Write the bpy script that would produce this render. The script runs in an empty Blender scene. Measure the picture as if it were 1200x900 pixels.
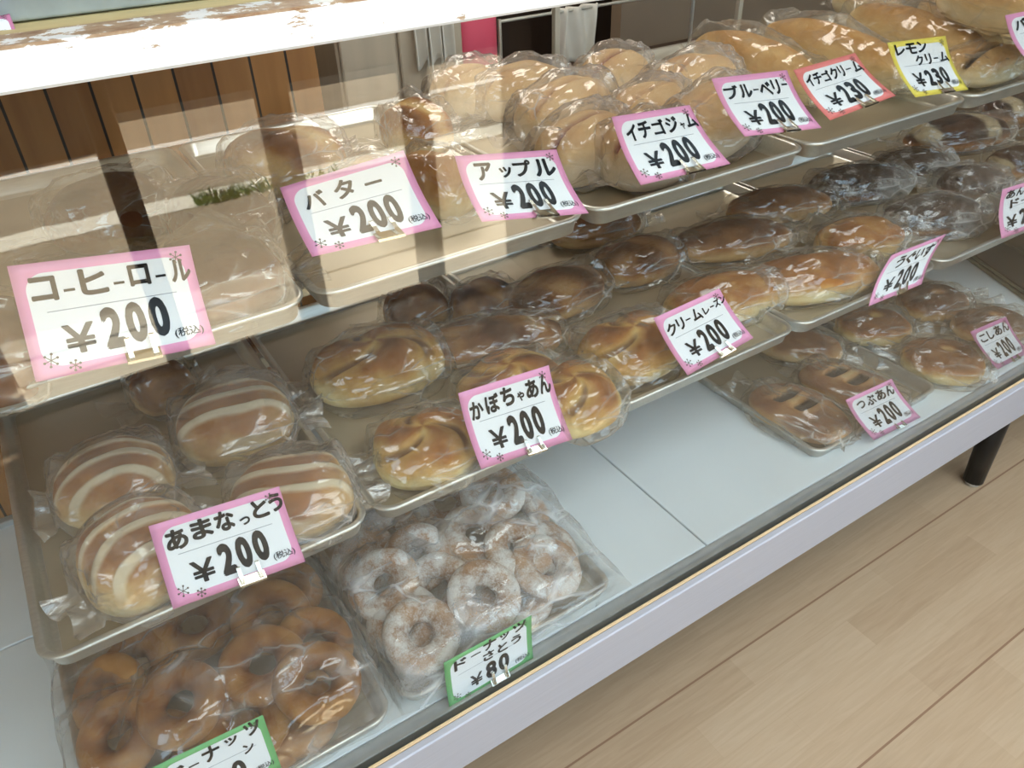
import bpy, math, random
import numpy as np
from mathutils import Vector, Matrix, noise

# ------------------------------------------------------------------ camera, light, exposure
SC = bpy.context.scene
COL = SC.collection
F_PX = 917.8235
CC = np.array([0.0, -0.578, 1.0])
_n = lambda v: v / np.linalg.norm(v)
_X = _n(np.array([1800.0, -720.0, F_PX])); _Y = _n(np.array([-720.0, -630.0, F_PX]))
_Y = _n(_Y - _X * (_X @ _Y)); _Z = np.cross(_X, _Y)
RC = np.stack([_X, _Y, _Z], 1)                      # camera (x right, y down, z forward) = RC @ world
cam_d = bpy.data.cameras.new('camera'); cam = bpy.data.objects.new('camera', cam_d); COL.objects.link(cam)
cam_d.sensor_width = 36.0; cam_d.lens = F_PX / 1200 * 36.0; cam_d.clip_start = 0.02
m3 = np.stack([RC[0], -RC[1], -RC[2]], 1)
mw = Matrix.Identity(4)
for i in range(3):
    for j in range(3):
        mw[i][j] = float(m3[i, j])
    mw[i][3] = float(CC[i])
cam.matrix_world = mw
SC.camera = cam

W = bpy.data.worlds.new('sky'); SC.world = W; W.use_nodes = True
W.node_tree.nodes['Background'].inputs[0].default_value = (0.62, 0.82, 1.0, 1)
W.node_tree.nodes['Background'].inputs[1].default_value = 3.4
sun_d = bpy.data.lights.new('sun', 'SUN'); sun = bpy.data.objects.new('sun', sun_d); COL.objects.link(sun)
sun_d.energy = 33.0; sun_d.angle = math.radians(0.5); sun_d.color = (1.0, 0.93, 0.82)
_e, _a = math.radians(50), math.radians(9)
sun.rotation_euler = Vector((-math.cos(_e) * math.cos(_a), math.cos(_e) * math.sin(_a), -math.sin(_e))).to_track_quat('-Z', 'Y').to_euler()

def area(name, loc, target, sx, sy, power, color):
    d = bpy.data.lights.new(name, 'AREA'); o = bpy.data.objects.new(name, d); COL.objects.link(o)
    d.shape = 'RECTANGLE'; d.size = sx; d.size_y = sy; d.energy = power; d.color = color
    o.location = loc
    o.rotation_euler = (Vector(target) - Vector(loc)).to_track_quat('-Z', 'Y').to_euler()
    return o
area('shop_fill_light', (1.0, -0.95, 1.88), (1.0, -0.6, 0), 2.4, 0.8, 30, (0.84, 0.94, 1.0))  # unseen soft area light, added overhead as fill for the shop interior
area('back_room_fill_light', (1.1, 1.55, 1.88), (1.1, 1.5, 0), 1.0, 0.6, 14, (1.0, 0.92, 0.82))  # unseen fill added behind the case to light boards and rolls from the rear

SC.view_settings.view_transform = 'Standard'; SC.view_settings.look = 'None'
SC.view_settings.exposure = 0.1; SC.view_settings.gamma = 1.0
SC.view_settings.use_curve_mapping = False
SC.cycles.transparent_max_bounces = 40
SC.cycles.max_bounces = 8
SC.cycles.sample_clamp_indirect = 6.0
SC.cycles.use_denoising = True

R = random.Random(7)

def ray(px, py):
    return RC.T @ np.array([px - 600.0, py - 450.0, F_PX])
def at(px, py, z):
    d = ray(px, py); return CC + d * ((z - CC[2]) / d[2])
def aty(px, py, y):
    d = ray(px, py); return CC + d * ((y - CC[1]) / d[1])

# ------------------------------------------------------------------ helpers
def lin(h):
    h = h.lstrip('#'); c = [int(h[i:i + 2], 16) / 255 for i in (0, 2, 4)]
    return tuple((x / 12.92 if x <= .04045 else ((x + .055) / 1.055) ** 2.4) for x in c) + (1,)

def new_mat(name):
    m = bpy.data.materials.new(name); m.use_nodes = True
    nt = m.node_tree; nt.nodes.clear()
    out = nt.nodes.new('ShaderNodeOutputMaterial')
    return m, nt, out
def N(nt, typ, **kw):
    n = nt.nodes.new(typ)
    for k, v in kw.items():
        if k.startswith('_'):
            setattr(n, k[1:], v)
        else:
            n.inputs[k].default_value = v
    return n
def L(nt, a, b): nt.links.new(a, b)
def ramp(nt, stops, fac):
    r = nt.nodes.new('ShaderNodeValToRGB'); e = r.color_ramp.elements
    while len(e) < len(stops): e.new(0.5)
    for el, (p, c) in zip(e, stops):
        el.position = p; el.color = c if len(c) == 4 else tuple(c) + (1,)
    L(nt, fac, r.inputs[0]); return r
def math_(nt, op, a, b=None, clamp=False):
    n = nt.nodes.new('ShaderNodeMath'); n.operation = op; n.use_clamp = clamp
    for i, v in enumerate((a, b)):
        if v is None: continue
        if isinstance(v, (int, float)): n.inputs[i].default_value = v
        else: L(nt, v, n.inputs[i])
    return n.outputs[0]

def principled(name, col, rough=.5, metal=0.0, noise_amt=0.0, noise_scale=20, bump=0.0, bump_scale=80, spec=None, stretch=None):
    m, nt, out = new_mat(name)
    p = N(nt, 'ShaderNodeBsdfPrincipled'); L(nt, p.outputs[0], out.inputs[0])
    c = lin(col) if isinstance(col, str) else col
    p.inputs['Base Color'].default_value = c
    p.inputs['Roughness'].default_value = rough; p.inputs['Metallic'].default_value = metal
    if spec is not None: p.inputs['Specular IOR Level'].default_value = spec
    if noise_amt or bump:
        tc = N(nt, 'ShaderNodeTexCoord'); mp = N(nt, 'ShaderNodeMapping'); L(nt, tc.outputs['Object'], mp.inputs[0])
        if stretch: mp.inputs['Scale'].default_value = stretch
    if noise_amt:
        nz = N(nt, 'ShaderNodeTexNoise', Scale=noise_scale, Detail=5); L(nt, mp.outputs[0], nz.inputs['Vector'])
        a = tuple(x * (1 - noise_amt) for x in c[:3]); b = tuple(min(1, x * (1 + noise_amt)) for x in c[:3])
        r = ramp(nt, [(.3, a), (.7, b)], nz.outputs[0]); L(nt, r.outputs[0], p.inputs['Base Color'])
    if bump:
        nb = N(nt, 'ShaderNodeTexNoise', Scale=bump_scale, Detail=4); L(nt, mp.outputs[0], nb.inputs['Vector'])
        bp = N(nt, 'ShaderNodeBump', Strength=bump, Distance=.002); L(nt, nb.outputs[0], bp.inputs['Height']); L(nt, bp.outputs[0], p.inputs['Normal'])
    return m

def tag(o, label=None, cat=None, group=None, kind=None):
    if label: o['label'] = label
    if cat: o['category'] = cat
    if group: o['group'] = group
    if kind: o['kind'] = kind
    return o
def empty(name, loc, rz=0.0):
    o = bpy.data.objects.new(name, None); COL.objects.link(o); o.location = loc; o.rotation_euler = (0, 0, rz)
    o.empty_display_size = .02
    return o
def link(name, me, mat=None, parent=None):
    o = bpy.data.objects.new(name, me); COL.objects.link(o)
    if mat:
        for m in (mat if isinstance(mat, (list, tuple)) else [mat]): me.materials.append(m)
    if parent: o.parent = parent
    return o

class MB:
    """collects simple shapes into one mesh"""
    def __init__(s): s.v = []; s.f = []; s.mi = []
    def add(s, vs, fs, mi=0):
        b = len(s.v); s.v += [tuple(map(float, v)) for v in vs]; s.f += [tuple(b + i for i in f) for f in fs]; s.mi += [mi] * len(fs); return s
    def box(s, x0, x1, y0, y1, z0, z1, mi=0, bev=0.0, M=None):
        if bev <= 0:
            vs = [(x, y, z) for x in (x0, x1) for y in (y0, y1) for z in (z0, z1)]
            fs = [(0, 1, 3, 2), (4, 6, 7, 5), (0, 4, 5, 1), (2, 3, 7, 6), (0, 2, 6, 4), (1, 5, 7, 3)]
        else:
            c = ((x0 + x1) / 2, (y0 + y1) / 2, (z0 + z1) / 2); h = ((x1 - x0) / 2, (y1 - y0) / 2, (z1 - z0) / 2)
            b = min(bev, *h)
            vs = []; idx = {}
            for sx in (-1, 1):
                for sy in (-1, 1):
                    for sz in (-1, 1):
                        for ax in range(3):
                            sg = (sx, sy, sz)
                            p = [c[k] + sg[k] * (h[k] - (0 if k == ax else b)) for k in range(3)]
                            idx[(sx, sy, sz, ax)] = len(vs); vs.append(p)
            fs = []
            I = lambda a, b_, c_, ax: idx[(a, b_, c_, ax)]
            for sg in (-1, 1):
                fs.append([I(sg, -1, -1, 0), I(sg, 1, -1, 0), I(sg, 1, 1, 0), I(sg, -1, 1, 0)])
                fs.append([I(-1, sg, -1, 1), I(1, sg, -1, 1), I(1, sg, 1, 1), I(-1, sg, 1, 1)])
                fs.append([I(-1, -1, sg, 2), I(1, -1, sg, 2), I(1, 1, sg, 2), I(-1, 1, sg, 2)])
            for a in (-1, 1):
                for b_ in (-1, 1):
                    fs.append([I(a, b_, -1, 0), I(a, b_, 1, 0), I(a, b_, 1, 1), I(a, b_, -1, 1)])
                    fs.append([I(a, -1, b_, 0), I(a, 1, b_, 0), I(a, 1, b_, 2), I(a, -1, b_, 2)])
                    fs.append([I(-1, a, b_, 1), I(1, a, b_, 1), I(1, a, b_, 2), I(-1, a, b_, 2)])
            for a in (-1, 1):
                for b_ in (-1, 1):
                    for d in (-1, 1): fs.append([I(a, b_, d, 0), I(a, b_, d, 1), I(a, b_, d, 2)])
        if M is not None: vs = [tuple(M @ Vector(v)) for v in vs]
        return s.add(vs, fs, mi)
    def tube(s, pts, r, n=10, mi=0, cap=True):
        pts = [Vector(p) for p in pts]; k = len(pts); rr = r if isinstance(r, (list, tuple)) else [r] * k
        vs = []; fs = []
        up = Vector((0, 0, 1))
        for i, p in enumerate(pts):
            t = (pts[min(i + 1, k - 1)] - pts[max(i - 1, 0)]).normalized()
            a = t.cross(up)
            if a.length < 1e-3: a = t.cross(Vector((1, 0, 0)))
            a.normalize(); b = t.cross(a)
            for j in range(n):
                th = 2 * math.pi * j / n; vs.append(p + (a * math.cos(th) + b * math.sin(th)) * rr[i])
        for i in range(k - 1):
            for j in range(n):
                fs.append((i * n + j, i * n + (j + 1) % n, (i + 1) * n + (j + 1) % n, (i + 1) * n + j))
        if cap: fs += [tuple(range(n))[::-1], tuple((k - 1) * n + j for j in range(n))]
        return s.add(vs, fs, mi)
    def build(s, name, mat, parent=None, smooth=False, origin=None):
        me = bpy.data.meshes.new(name)
        vs = s.v
        if origin is not None: vs = [(v[0] - origin[0], v[1] - origin[1], v[2] - origin[2]) for v in vs]
        me.from_pydata(vs, [], s.f); me.update()
        o = link(name, me, mat, parent)
        if any(s.mi): me.polygons.foreach_set('material_index', s.mi)
        fix_normals(me)
        if smooth: me.polygons.foreach_set('use_smooth', [True] * len(me.polygons))
        if origin is not None: o.location = origin
        return o
def fix_normals(me):
    import bmesh
    bm = bmesh.new(); bm.from_mesh(me); bmesh.ops.recalc_face_normals(bm, faces=bm.faces); bm.to_mesh(me); bm.free()

# ------------------------------------------------------------------ materials
M_white_paint = principled('white_laminate', '#E4EBEE', .28, noise_amt=.03, noise_scale=6)
M_seam = principled('dark_seam', '#3c3a36', .8)
M_trim = principled('lavender_metal_trim', '#BCBBC3', .42, .15, noise_amt=.05, noise_scale=30, stretch=(.4, 30, 30))
M_track = principled('grey_channel', '#A9ABAA', .45, .3, noise_amt=.12, noise_scale=30)
M_edge = principled('bare_wood_edge', '#E2C49A', .6)
M_alu = principled('brushed_aluminium', '#D6D4CC', .32, .75, noise_amt=.06, noise_scale=40, stretch=(1, 8, 8))
M_alu_in = principled('champagne_anodised', '#BDB29C', .42, .45, noise_amt=.05, noise_scale=12)
M_rail = principled('cream_rail', '#B9B4A6', .4, .4, noise_amt=.06, noise_scale=20)
M_black = principled('black_enamel', '#0d0d0f', .3)
M_chrome = principled('bright_steel', '#E6E2D6', .18, 1.0)
M_ink = principled('black_marker', '#0b0d12', .4)
M_ink2 = principled('thin_ink', '#26303f', .5)
M_deco = principled('brown_print', '#5b5048', .6)
M_dark = principled('dark_brown_wood', '#3a2718', .5, noise_amt=.2, noise_scale=8, stretch=(8, 8, .6))
M_cloth = principled('white_cloth', '#D9D2C6', .9, noise_amt=.05)
M_pinkcloth = principled('pink_cloth', '#E0506A', .7)
M_beige = principled('beige_panel', '#BFAE98', .55, noise_amt=.06, noise_scale=3, stretch=(10, 10, .5))

def wood_boards(name, c1, c2, pitch, axis=0, line='#20140b'):
    m, nt, out = new_mat(name)
    p = N(nt, 'ShaderNodeBsdfPrincipled', Roughness=.45); L(nt, p.outputs[0], out.inputs[0])
    tc = N(nt, 'ShaderNodeTexCoord'); sp = N(nt, 'ShaderNodeSeparateXYZ'); L(nt, tc.outputs['Object'], sp.inputs[0])
    x = math_(nt, 'DIVIDE', sp.outputs[axis], pitch)
    fr = math_(nt, 'FRACT', x); fl = math_(nt, 'FLOOR', x)
    line_m = math_(nt, 'LESS_THAN', math_(nt, 'ABSOLUTE', math_(nt, 'SUBTRACT', fr, .5)), .465)
    mp = N(nt, 'ShaderNodeMapping'); mp.inputs['Scale'].default_value = (14, 14, 1.2) if axis == 0 else (1.2, 14, 14)
    L(nt, tc.outputs['Object'], mp.inputs[0])
    nz = N(nt, 'ShaderNodeTexNoise', Scale=3, Detail=6); L(nt, mp.outputs[0], nz.inputs['Vector'])
    wn = N(nt, 'ShaderNodeTexWhiteNoise', _noise_dimensions='1D'); L(nt, fl, wn.inputs['W'])
    f = math_(nt, 'ADD', math_(nt, 'MULTIPLY', nz.outputs[0], .7), math_(nt, 'MULTIPLY', wn.outputs[0], .35))
    r = ramp(nt, [(.25, lin(c1)), (.8, lin(c2))], f)
    mx = N(nt, 'ShaderNodeMix', _data_type='RGBA'); L(nt, line_m, mx.inputs[0]); mx.inputs[6].default_value = lin(line); L(nt, r.outputs[0], mx.inputs[7])
    L(nt, mx.outputs[2], p.inputs['Base Color'])
    return m
M_boards = wood_boards('brown_wood_boards', '#8a5a2e', '#b17c45', .0605)
M_facade = wood_boards('dark_plank_facade', '#120c08', '#1a120c', .3)

def floor_mat():
    m, nt, out = new_mat('pale_parquet')
    p = N(nt, 'ShaderNodeBsdfPrincipled', Roughness=.42); L(nt, p.outputs[0], out.inputs[0])
    tc = N(nt, 'ShaderNodeTexCoord')
    mp0 = N(nt, 'ShaderNodeMapping'); mp0.inputs['Location'].default_value = (0, -.045, 0); L(nt, tc.outputs['Object'], mp0.inputs[0])
    br = N(nt, 'ShaderNodeTexBrick', Scale=1.0, **{'Mortar Size': .0006, 'Brick Width': .45, 'Row Height': .0757})
    br.inputs['Color1'].default_value = (0, 0, 0, 1); br.inputs['Color2'].default_value = (1, 1, 1, 1); br.inputs['Mortar'].default_value = (.4, .4, .4, 1)
    br.offset = .37
    L(nt, mp0.outputs[0], br.inputs['Vector'])
    mp = N(nt, 'ShaderNodeMapping'); mp.inputs['Scale'].default_value = (1.6, 22, 1); L(nt, tc.outputs['Object'], mp.inputs[0])
    nz = N(nt, 'ShaderNodeTexNoise', Scale=5, Detail=8, Distortion=.8); L(nt, mp.outputs[0], nz.inputs['Vector'])
    f = math_(nt, 'ADD', math_(nt, 'MULTIPLY', br.outputs['Color'], .30), math_(nt, 'MULTIPLY', nz.outputs[0], .70))
    r = ramp(nt, [(.1, lin('#B29678')), (.5, lin('#C3A889')), (.9, lin('#D0B89B'))], f)
    # board seams every 0.303 m
    sp = N(nt, 'ShaderNodeSeparateXYZ'); L(nt, mp0.outputs[0], sp.inputs[0])
    fr = math_(nt, 'FRACT', math_(nt, 'ADD', math_(nt, 'DIVIDE', sp.outputs[1], .303), .5))
    ln = math_(nt, 'LESS_THAN', math_(nt, 'ABSOLUTE', math_(nt, 'SUBTRACT', fr, .5)), .007)
    mx = N(nt, 'ShaderNodeMix', _data_type='RGBA'); L(nt, ln, mx.inputs[0]); L(nt, r.outputs[0], mx.inputs[6]); mx.inputs[7].default_value = lin('#96745a')
    L(nt, mx.outputs[2], p.inputs['Base Color'])
    return m
M_floor = floor_mat()

def chipped_paint():
    m, nt, out = new_mat('chipped_white_paint')
    p = N(nt, 'ShaderNodeBsdfPrincipled', Roughness=.4); L(nt, p.outputs[0], out.inputs[0])
    tc = N(nt, 'ShaderNodeTexCoord'); sp = N(nt, 'ShaderNodeSeparateXYZ'); L(nt, tc.outputs['Object'], sp.inputs[0])
    mp = N(nt, 'ShaderNodeMapping'); mp.inputs['Scale'].default_value = (1, 1, 3.5); L(nt, tc.outputs['Object'], mp.inputs[0])
    nz = N(nt, 'ShaderNodeTexNoise', Scale=34, Detail=6, Roughness=.65); L(nt, mp.outputs[0], nz.inputs['Vector'])
    h = math_(nt, 'MULTIPLY', math_(nt, 'SUBTRACT', sp.outputs[2], .8915), 60.0, )   # 0 mid bar -> ~.75 top edge
    h = math_(nt, 'MAXIMUM', h, 0.0); h2 = math_(nt, 'POWER', h, 2.4)
    v = math_(nt, 'ADD', nz.outputs[0], math_(nt, 'MULTIPLY', h2, .075))
    v = math_(nt, 'ADD', v, math_(nt, 'MULTIPLY', math_(nt, 'MINIMUM', h, .12), .05))
    v = math_(nt, 'ADD', v, math_(nt, 'MULTIPLY', math_(nt, 'GREATER_THAN', sp.outputs[2], .9038), .16))
    r = ramp(nt, [(.0, lin('#EEF1F4')), (.655, lin('#EEF1F4')), (.675, lin('#B59A7C')), (.85, lin('#8a5f3c'))], v)
    L(nt, r.outputs[0], p.inputs['Base Color'])
    return m
M_chip = chipped_paint()

def glass_mat():
    m, nt, out = new_mat('clear_glass')
    g = N(nt, 'ShaderNodeNewGeometry'); vd = N(nt, 'ShaderNodeVectorMath', _operation='DOT_PRODUCT')
    L(nt, g.outputs['Normal'], vd.inputs[0]); L(nt, g.outputs['Incoming'], vd.inputs[1])
    c = math_(nt, 'SUBTRACT', 1.0, math_(nt, 'ABSOLUTE', vd.outputs['Value']), clamp=True)
    f = math_(nt, 'ADD', .043, math_(nt, 'MULTIPLY', math_(nt, 'POWER', c, 5.0), .957), clamp=True)
    t = N(nt, 'ShaderNodeBsdfTransparent'); t.inputs[0].default_value = (.985, .995, .99, 1)
    gl = N(nt, 'ShaderNodeBsdfGlossy', Roughness=0.0); mx = N(nt, 'ShaderNodeMixShader')
    L(nt, f, mx.inputs[0]); L(nt, t.outputs[0], mx.inputs[1]); L(nt, gl.outputs[0], mx.inputs[2]); L(nt, mx.outputs[0], out.inputs[0])
    return m
M_glass = glass_mat()

def bag_mat(name, veil=.05, rough=.13, tint=(.97, .96, .94), frost=0.0, crinkle=1.0, cscale=30, veil_col=(.85, .83, .8, 1), gloss=.11, glint_amt=.42):
    m, nt, out = new_mat(name)
    tc = N(nt, 'ShaderNodeTexCoord'); mp = N(nt, 'ShaderNodeMapping'); mp.inputs['Scale'].default_value = (.45, 1, 1); L(nt, tc.outputs['Object'], mp.inputs[0])
    nw = N(nt, 'ShaderNodeTexNoise', Scale=14, Detail=2); L(nt, mp.outputs[0], nw.inputs['Vector'])
    wv = N(nt, 'ShaderNodeVectorMath', _operation='MULTIPLY_ADD'); L(nt, nw.outputs['Color'], wv.inputs[0]); wv.inputs[1].default_value = (.05, .05, .05); L(nt, mp.outputs[0], wv.inputs[2])
    def facets(scale, k):
        vo = N(nt, 'ShaderNodeTexVoronoi', Scale=scale); L(nt, wv.outputs[0], vo.inputs['Vector'])
        d = N(nt, 'ShaderNodeVectorMath', _operation='SUBTRACT'); L(nt, wv.outputs[0], d.inputs[0]); L(nt, vo.outputs['Position'], d.inputs[1])
        c = N(nt, 'ShaderNodeVectorMath', _operation='SUBTRACT'); L(nt, vo.outputs['Color'], c.inputs[0]); c.inputs[1].default_value = (.5, .5, .5)
        p = N(nt, 'ShaderNodeVectorMath', _operation='DOT_PRODUCT'); L(nt, d.outputs[0], p.inputs[0]); L(nt, c.outputs[0], p.inputs[1])
        return math_(nt, 'MULTIPLY', p.outputs['Value'], k)
    hgt = math_(nt, 'ADD', facets(cscale, 1.1 * crinkle), facets(cscale * 2.6, .6 * crinkle))
    bp = N(nt, 'ShaderNodeBump', Strength=1.0, Distance=1.0); L(nt, hgt, bp.inputs['Height'])
    lw = N(nt, 'ShaderNodeLayerWeight', Blend=.5); L(nt, bp.outputs[0], lw.inputs['Normal'])
    fc = math_(nt, 'POWER', lw.outputs['Facing'], 4.0)
    f = math_(nt, 'ADD', gloss, math_(nt, 'MULTIPLY', fc, .5), clamp=True)
    t = N(nt, 'ShaderNodeBsdfTransparent'); t.inputs[0].default_value = tint + (1,)
    gl = N(nt, 'ShaderNodeBsdfGlossy', Roughness=rough); L(nt, bp.outputs[0], gl.inputs['Normal'])
    mx = N(nt, 'ShaderNodeMixShader'); L(nt, f, mx.inputs[0]); L(nt, t.outputs[0], mx.inputs[1]); L(nt, gl.outputs[0], mx.inputs[2])
    mc = N(nt, 'ShaderNodeMapping'); mc.inputs['Scale'].default_value = (1, 1, 1); L(nt, wv.outputs[0], mc.inputs[0])
    ve = N(nt, 'ShaderNodeTexVoronoi', Scale=cscale, _feature='DISTANCE_TO_EDGE'); L(nt, mc.outputs[0], ve.inputs['Vector'])
    nm = N(nt, 'ShaderNodeTexNoise', Scale=16, Detail=2); L(nt, mp.outputs[0], nm.inputs['Vector'])
    cm = ramp(nt, [(.0, (1, 1, 1)), (.05, (.25, .25, .25)), (.16, (0, 0, 0))], ve.outputs['Distance'])
    gm_ = ramp(nt, [(.42, (0, 0, 0)), (.62, (1, 1, 1))], nm.outputs[0])
    crease_glint = math_(nt, 'MULTIPLY', math_(nt, 'MULTIPLY', cm.outputs[0], gm_.outputs[0]), glint_amt)  # glints along the film's folds, put into the colour as pale lines
    df = N(nt, 'ShaderNodeBsdfDiffuse'); df.inputs[0].default_value = veil_col; L(nt, bp.outputs[0], df.inputs['Normal'])
    v = math_(nt, 'ADD', veil, math_(nt, 'MULTIPLY', math_(nt, 'POWER', lw.outputs['Facing'], 3.0), .22))
    v = math_(nt, 'ADD', v, crease_glint, clamp=True)
    if frost:
        nf = N(nt, 'ShaderNodeTexNoise', Scale=11, Detail=4); L(nt, tc.outputs['Object'], nf.inputs['Vector'])
        nf2 = N(nt, 'ShaderNodeTexNoise', Scale=420, Detail=1); L(nt, tc.outputs['Object'], nf2.inputs['Vector'])
        k = ramp(nt, [(.48, (0, 0, 0)), (.68, (1, 1, 1))], nf.outputs[0])
        k2 = math_(nt, 'MULTIPLY', k.outputs[0], math_(nt, 'ADD', .45, nf2.outputs[0]))
        v = math_(nt, 'ADD', v, math_(nt, 'MULTIPLY', k2, frost), clamp=True)
    m2 = N(nt, 'ShaderNodeMixShader'); L(nt, v, m2.inputs[0]); L(nt, mx.outputs[0], m2.inputs[1]); L(nt, df.outputs[0], m2.inputs[2])
    L(nt, m2.outputs[0], out.inputs[0])
    return m
M_bag = bag_mat('thin_clear_bag', veil=.035, veil_col=(.86, .80, .72, 1))
M_bag_clear = bag_mat('taut_clear_bag', veil=.03, crinkle=.5, glint_amt=.16, veil_col=(.86, .80, .72, 1))
M_bag_milky = bag_mat('milky_clear_bag', veil=.11, veil_col=(.8, .72, .66, 1))
M_bag_dusty = bag_mat('sugar_dusted_bag', veil=.05, frost=.3)
M_sheet_plain = bag_mat('big_clear_bag', veil=.02, rough=.07, frost=.14, crinkle=.6, cscale=16, veil_col=(.75, .72, .7, 1))
M_sheet_sugar = bag_mat('sugary_big_bag', veil=.03, rough=.07, frost=.28, crinkle=.6, cscale=16, veil_col=(.9, .92, .95, 1))

def bread_mat(name, stops, fill='#2a1a14', spec=.15, rough=.62, speckle=None, sugar=0.0, nscale=20, namt=.42, stripe=None):
    """crust browning from the 'tone' attribute (0 pale crumb .. 1 darkest crust) plus noise; 'fill' attribute shows the filling"""
    m, nt, out = new_mat(name)
    p = N(nt, 'ShaderNodeBsdfPrincipled', Roughness=rough); p.inputs['Specular IOR Level'].default_value = spec
    p.inputs['Subsurface Weight'].default_value = 0.0
    L(nt, p.outputs[0], out.inputs[0])
    tc = N(nt, 'ShaderNodeTexCoord')
    at_ = N(nt, 'ShaderNodeAttribute', _attribute_name='tone'); af = N(nt, 'ShaderNodeAttribute', _attribute_name='fill')
    nz = N(nt, 'ShaderNodeTexNoise', Scale=nscale, Detail=7, Roughness=.6); L(nt, tc.outputs['Object'], nz.inputs['Vector'])
    f = math_(nt, 'ADD', at_.outputs['Fac'], math_(nt, 'MULTIPLY', math_(nt, 'SUBTRACT', nz.outputs[0], .5), namt * 2), clamp=True)
    r = ramp(nt, [(q, lin(c)) for q, c in stops], f); col = r.outputs[0]
    if sugar:
        ns = N(nt, 'ShaderNodeTexNoise', Scale=26, Detail=6, Roughness=.7); L(nt, tc.outputs['Object'], ns.inputs['Vector'])
        nf = N(nt, 'ShaderNodeTexNoise', Scale=500, Detail=1); L(nt, tc.outputs['Object'], nf.inputs['Vector'])
        s_ = math_(nt, 'ADD', ns.outputs[0], math_(nt, 'MULTIPLY', nf.outputs[0], .25))
        k = ramp(nt, [(.72 - sugar * .3, (0, 0, 0)), (.86 - sugar * .2, (1, 1, 1))], s_)
        mx = N(nt, 'ShaderNodeMix', _data_type='RGBA'); L(nt, k.outputs[0], mx.inputs[0]); L(nt, col, mx.inputs[6]); mx.inputs[7].default_value = lin('#EDEBE8'); col = mx.outputs[2]
    mx = N(nt, 'ShaderNodeMix', _data_type='RGBA'); L(nt, af.outputs['Fac'], mx.inputs[0]); L(nt, col, mx.inputs[6]); mx.inputs[7].default_value = lin(fill)
    L(nt, mx.outputs[2], p.inputs['Base Color'])
    nb = N(nt, 'ShaderNodeTexNoise', Scale=160, Detail=3); L(nt, tc.outputs['Object'], nb.inputs['Vector'])
    bp = N(nt, 'ShaderNodeBump', Strength=.45 if not sugar else .7, Distance=.0015); L(nt, nb.outputs[0], bp.inputs['Height']); L(nt, bp.outputs[0], p.inputs['Normal'])
    return m
GOLD = [(.0, '#EFDCA9'), (.3, '#D9AE6B'), (.62, '#AD6F34'), (1.0, '#6A3B18')]
B = dict(
    stripe=bread_mat('striped_bun_crust', GOLD, fill='#F0E3C4'),
    gold=bread_mat('golden_crust', GOLD),
    roll=bread_mat('koppe_roll_crust', [(.0, '#F6E6BE'), (.35, '#E8C890'), (.72, '#CC9B5E'), (1.0, '#9C6937')], namt=.22),
    pump=bread_mat('pumpkin_bun_crust', [(.0, '#F0DC9F'), (.35, '#D8AA5E'), (.65, '#AC6C2E'), (1.0, '#603014')], fill='#5e2a10'),
    brown=bread_mat('brown_crust', [(.0, '#DDB77E'), (.35, '#AE7A48'), (.7, '#774828'), (1.0, '#442511')]),
    coffee=bread_mat('coffee_roll_crust', [(.0, '#8a5a34'), (.35, '#6d4023'), (.7, '#4e2a15'), (1.0, '#371c0d')]),
    slit=bread_mat('slit_bun_crust', [(.0, '#E6CA96'), (.35, '#C59866'), (.7, '#96623C'), (1.0, '#693F25')], fill='#33241f'),
    ando=bread_mat('fried_bun_crust', [(.0, '#9C6632'), (.4, '#6d3c18'), (.8, '#3f1f0e'), (1.0, '#28130a')], sugar=.28, rough=.6),
    band=bread_mat('banded_bun_crust', [(.0, '#E6D3AE'), (.3, '#B07B4C'), (.7, '#5b321c'), (1.0, '#36190d')], fill='#E5D2AC'),
    pale=bread_mat('pale_folded_bun', [(.0, '#F3DEBB'), (.4, '#E8C48F'), (.75, '#CF9C60'), (1.0, '#A66F3A')], fill='#8a1f1c', namt=.25),
    donut=bread_mat('plain_doughnut_crust', [(.0, '#C4935A'), (.35, '#9A6432'), (.7, '#713F1C'), (1.0, '#4a260f')], rough=.4, namt=.35),
    sugar=bread_mat('sugared_doughnut_crust', [(.0, '#C9A07A'), (.4, '#A97C58'), (.8, '#805637'), (1.0, '#623f28')], sugar=.66, rough=.8),
)

# ------------------------------------------------------------------ the shop, street and case
FZ = -0.45
def struct(name, mb, mat, **k): return tag(mb.build(name, mat, **k), kind='structure')
struct('floor', MB().box(-3, 5, -1.86, 2.6, FZ - .05, FZ), M_floor)
M_wall = principled('plaster_wall', '#B9AC9C', .8, noise_amt=.03)
M_wall_dark = principled('dark_panel_wall', '#2e2119', .6, noise_amt=.15, noise_scale=6, stretch=(6, 6, .6))
struct('ceiling', MB().box(-3, 5, -1.9, 2.7, 1.95, 2.0), principled('ceiling_board', '#DEDCD6', .9))
struct('wall_left', MB().box(-3.1, -3, -1.9, 2.7, FZ, 1.95), M_wall)
struct('wall_right', MB().box(5, 5.1, -1.9, 2.7, FZ, 1.95), M_wall)
struct('wall_back', MB().box(-3, 5, 2.6, 2.7, FZ, 1.95), M_wall_dark)
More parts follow.
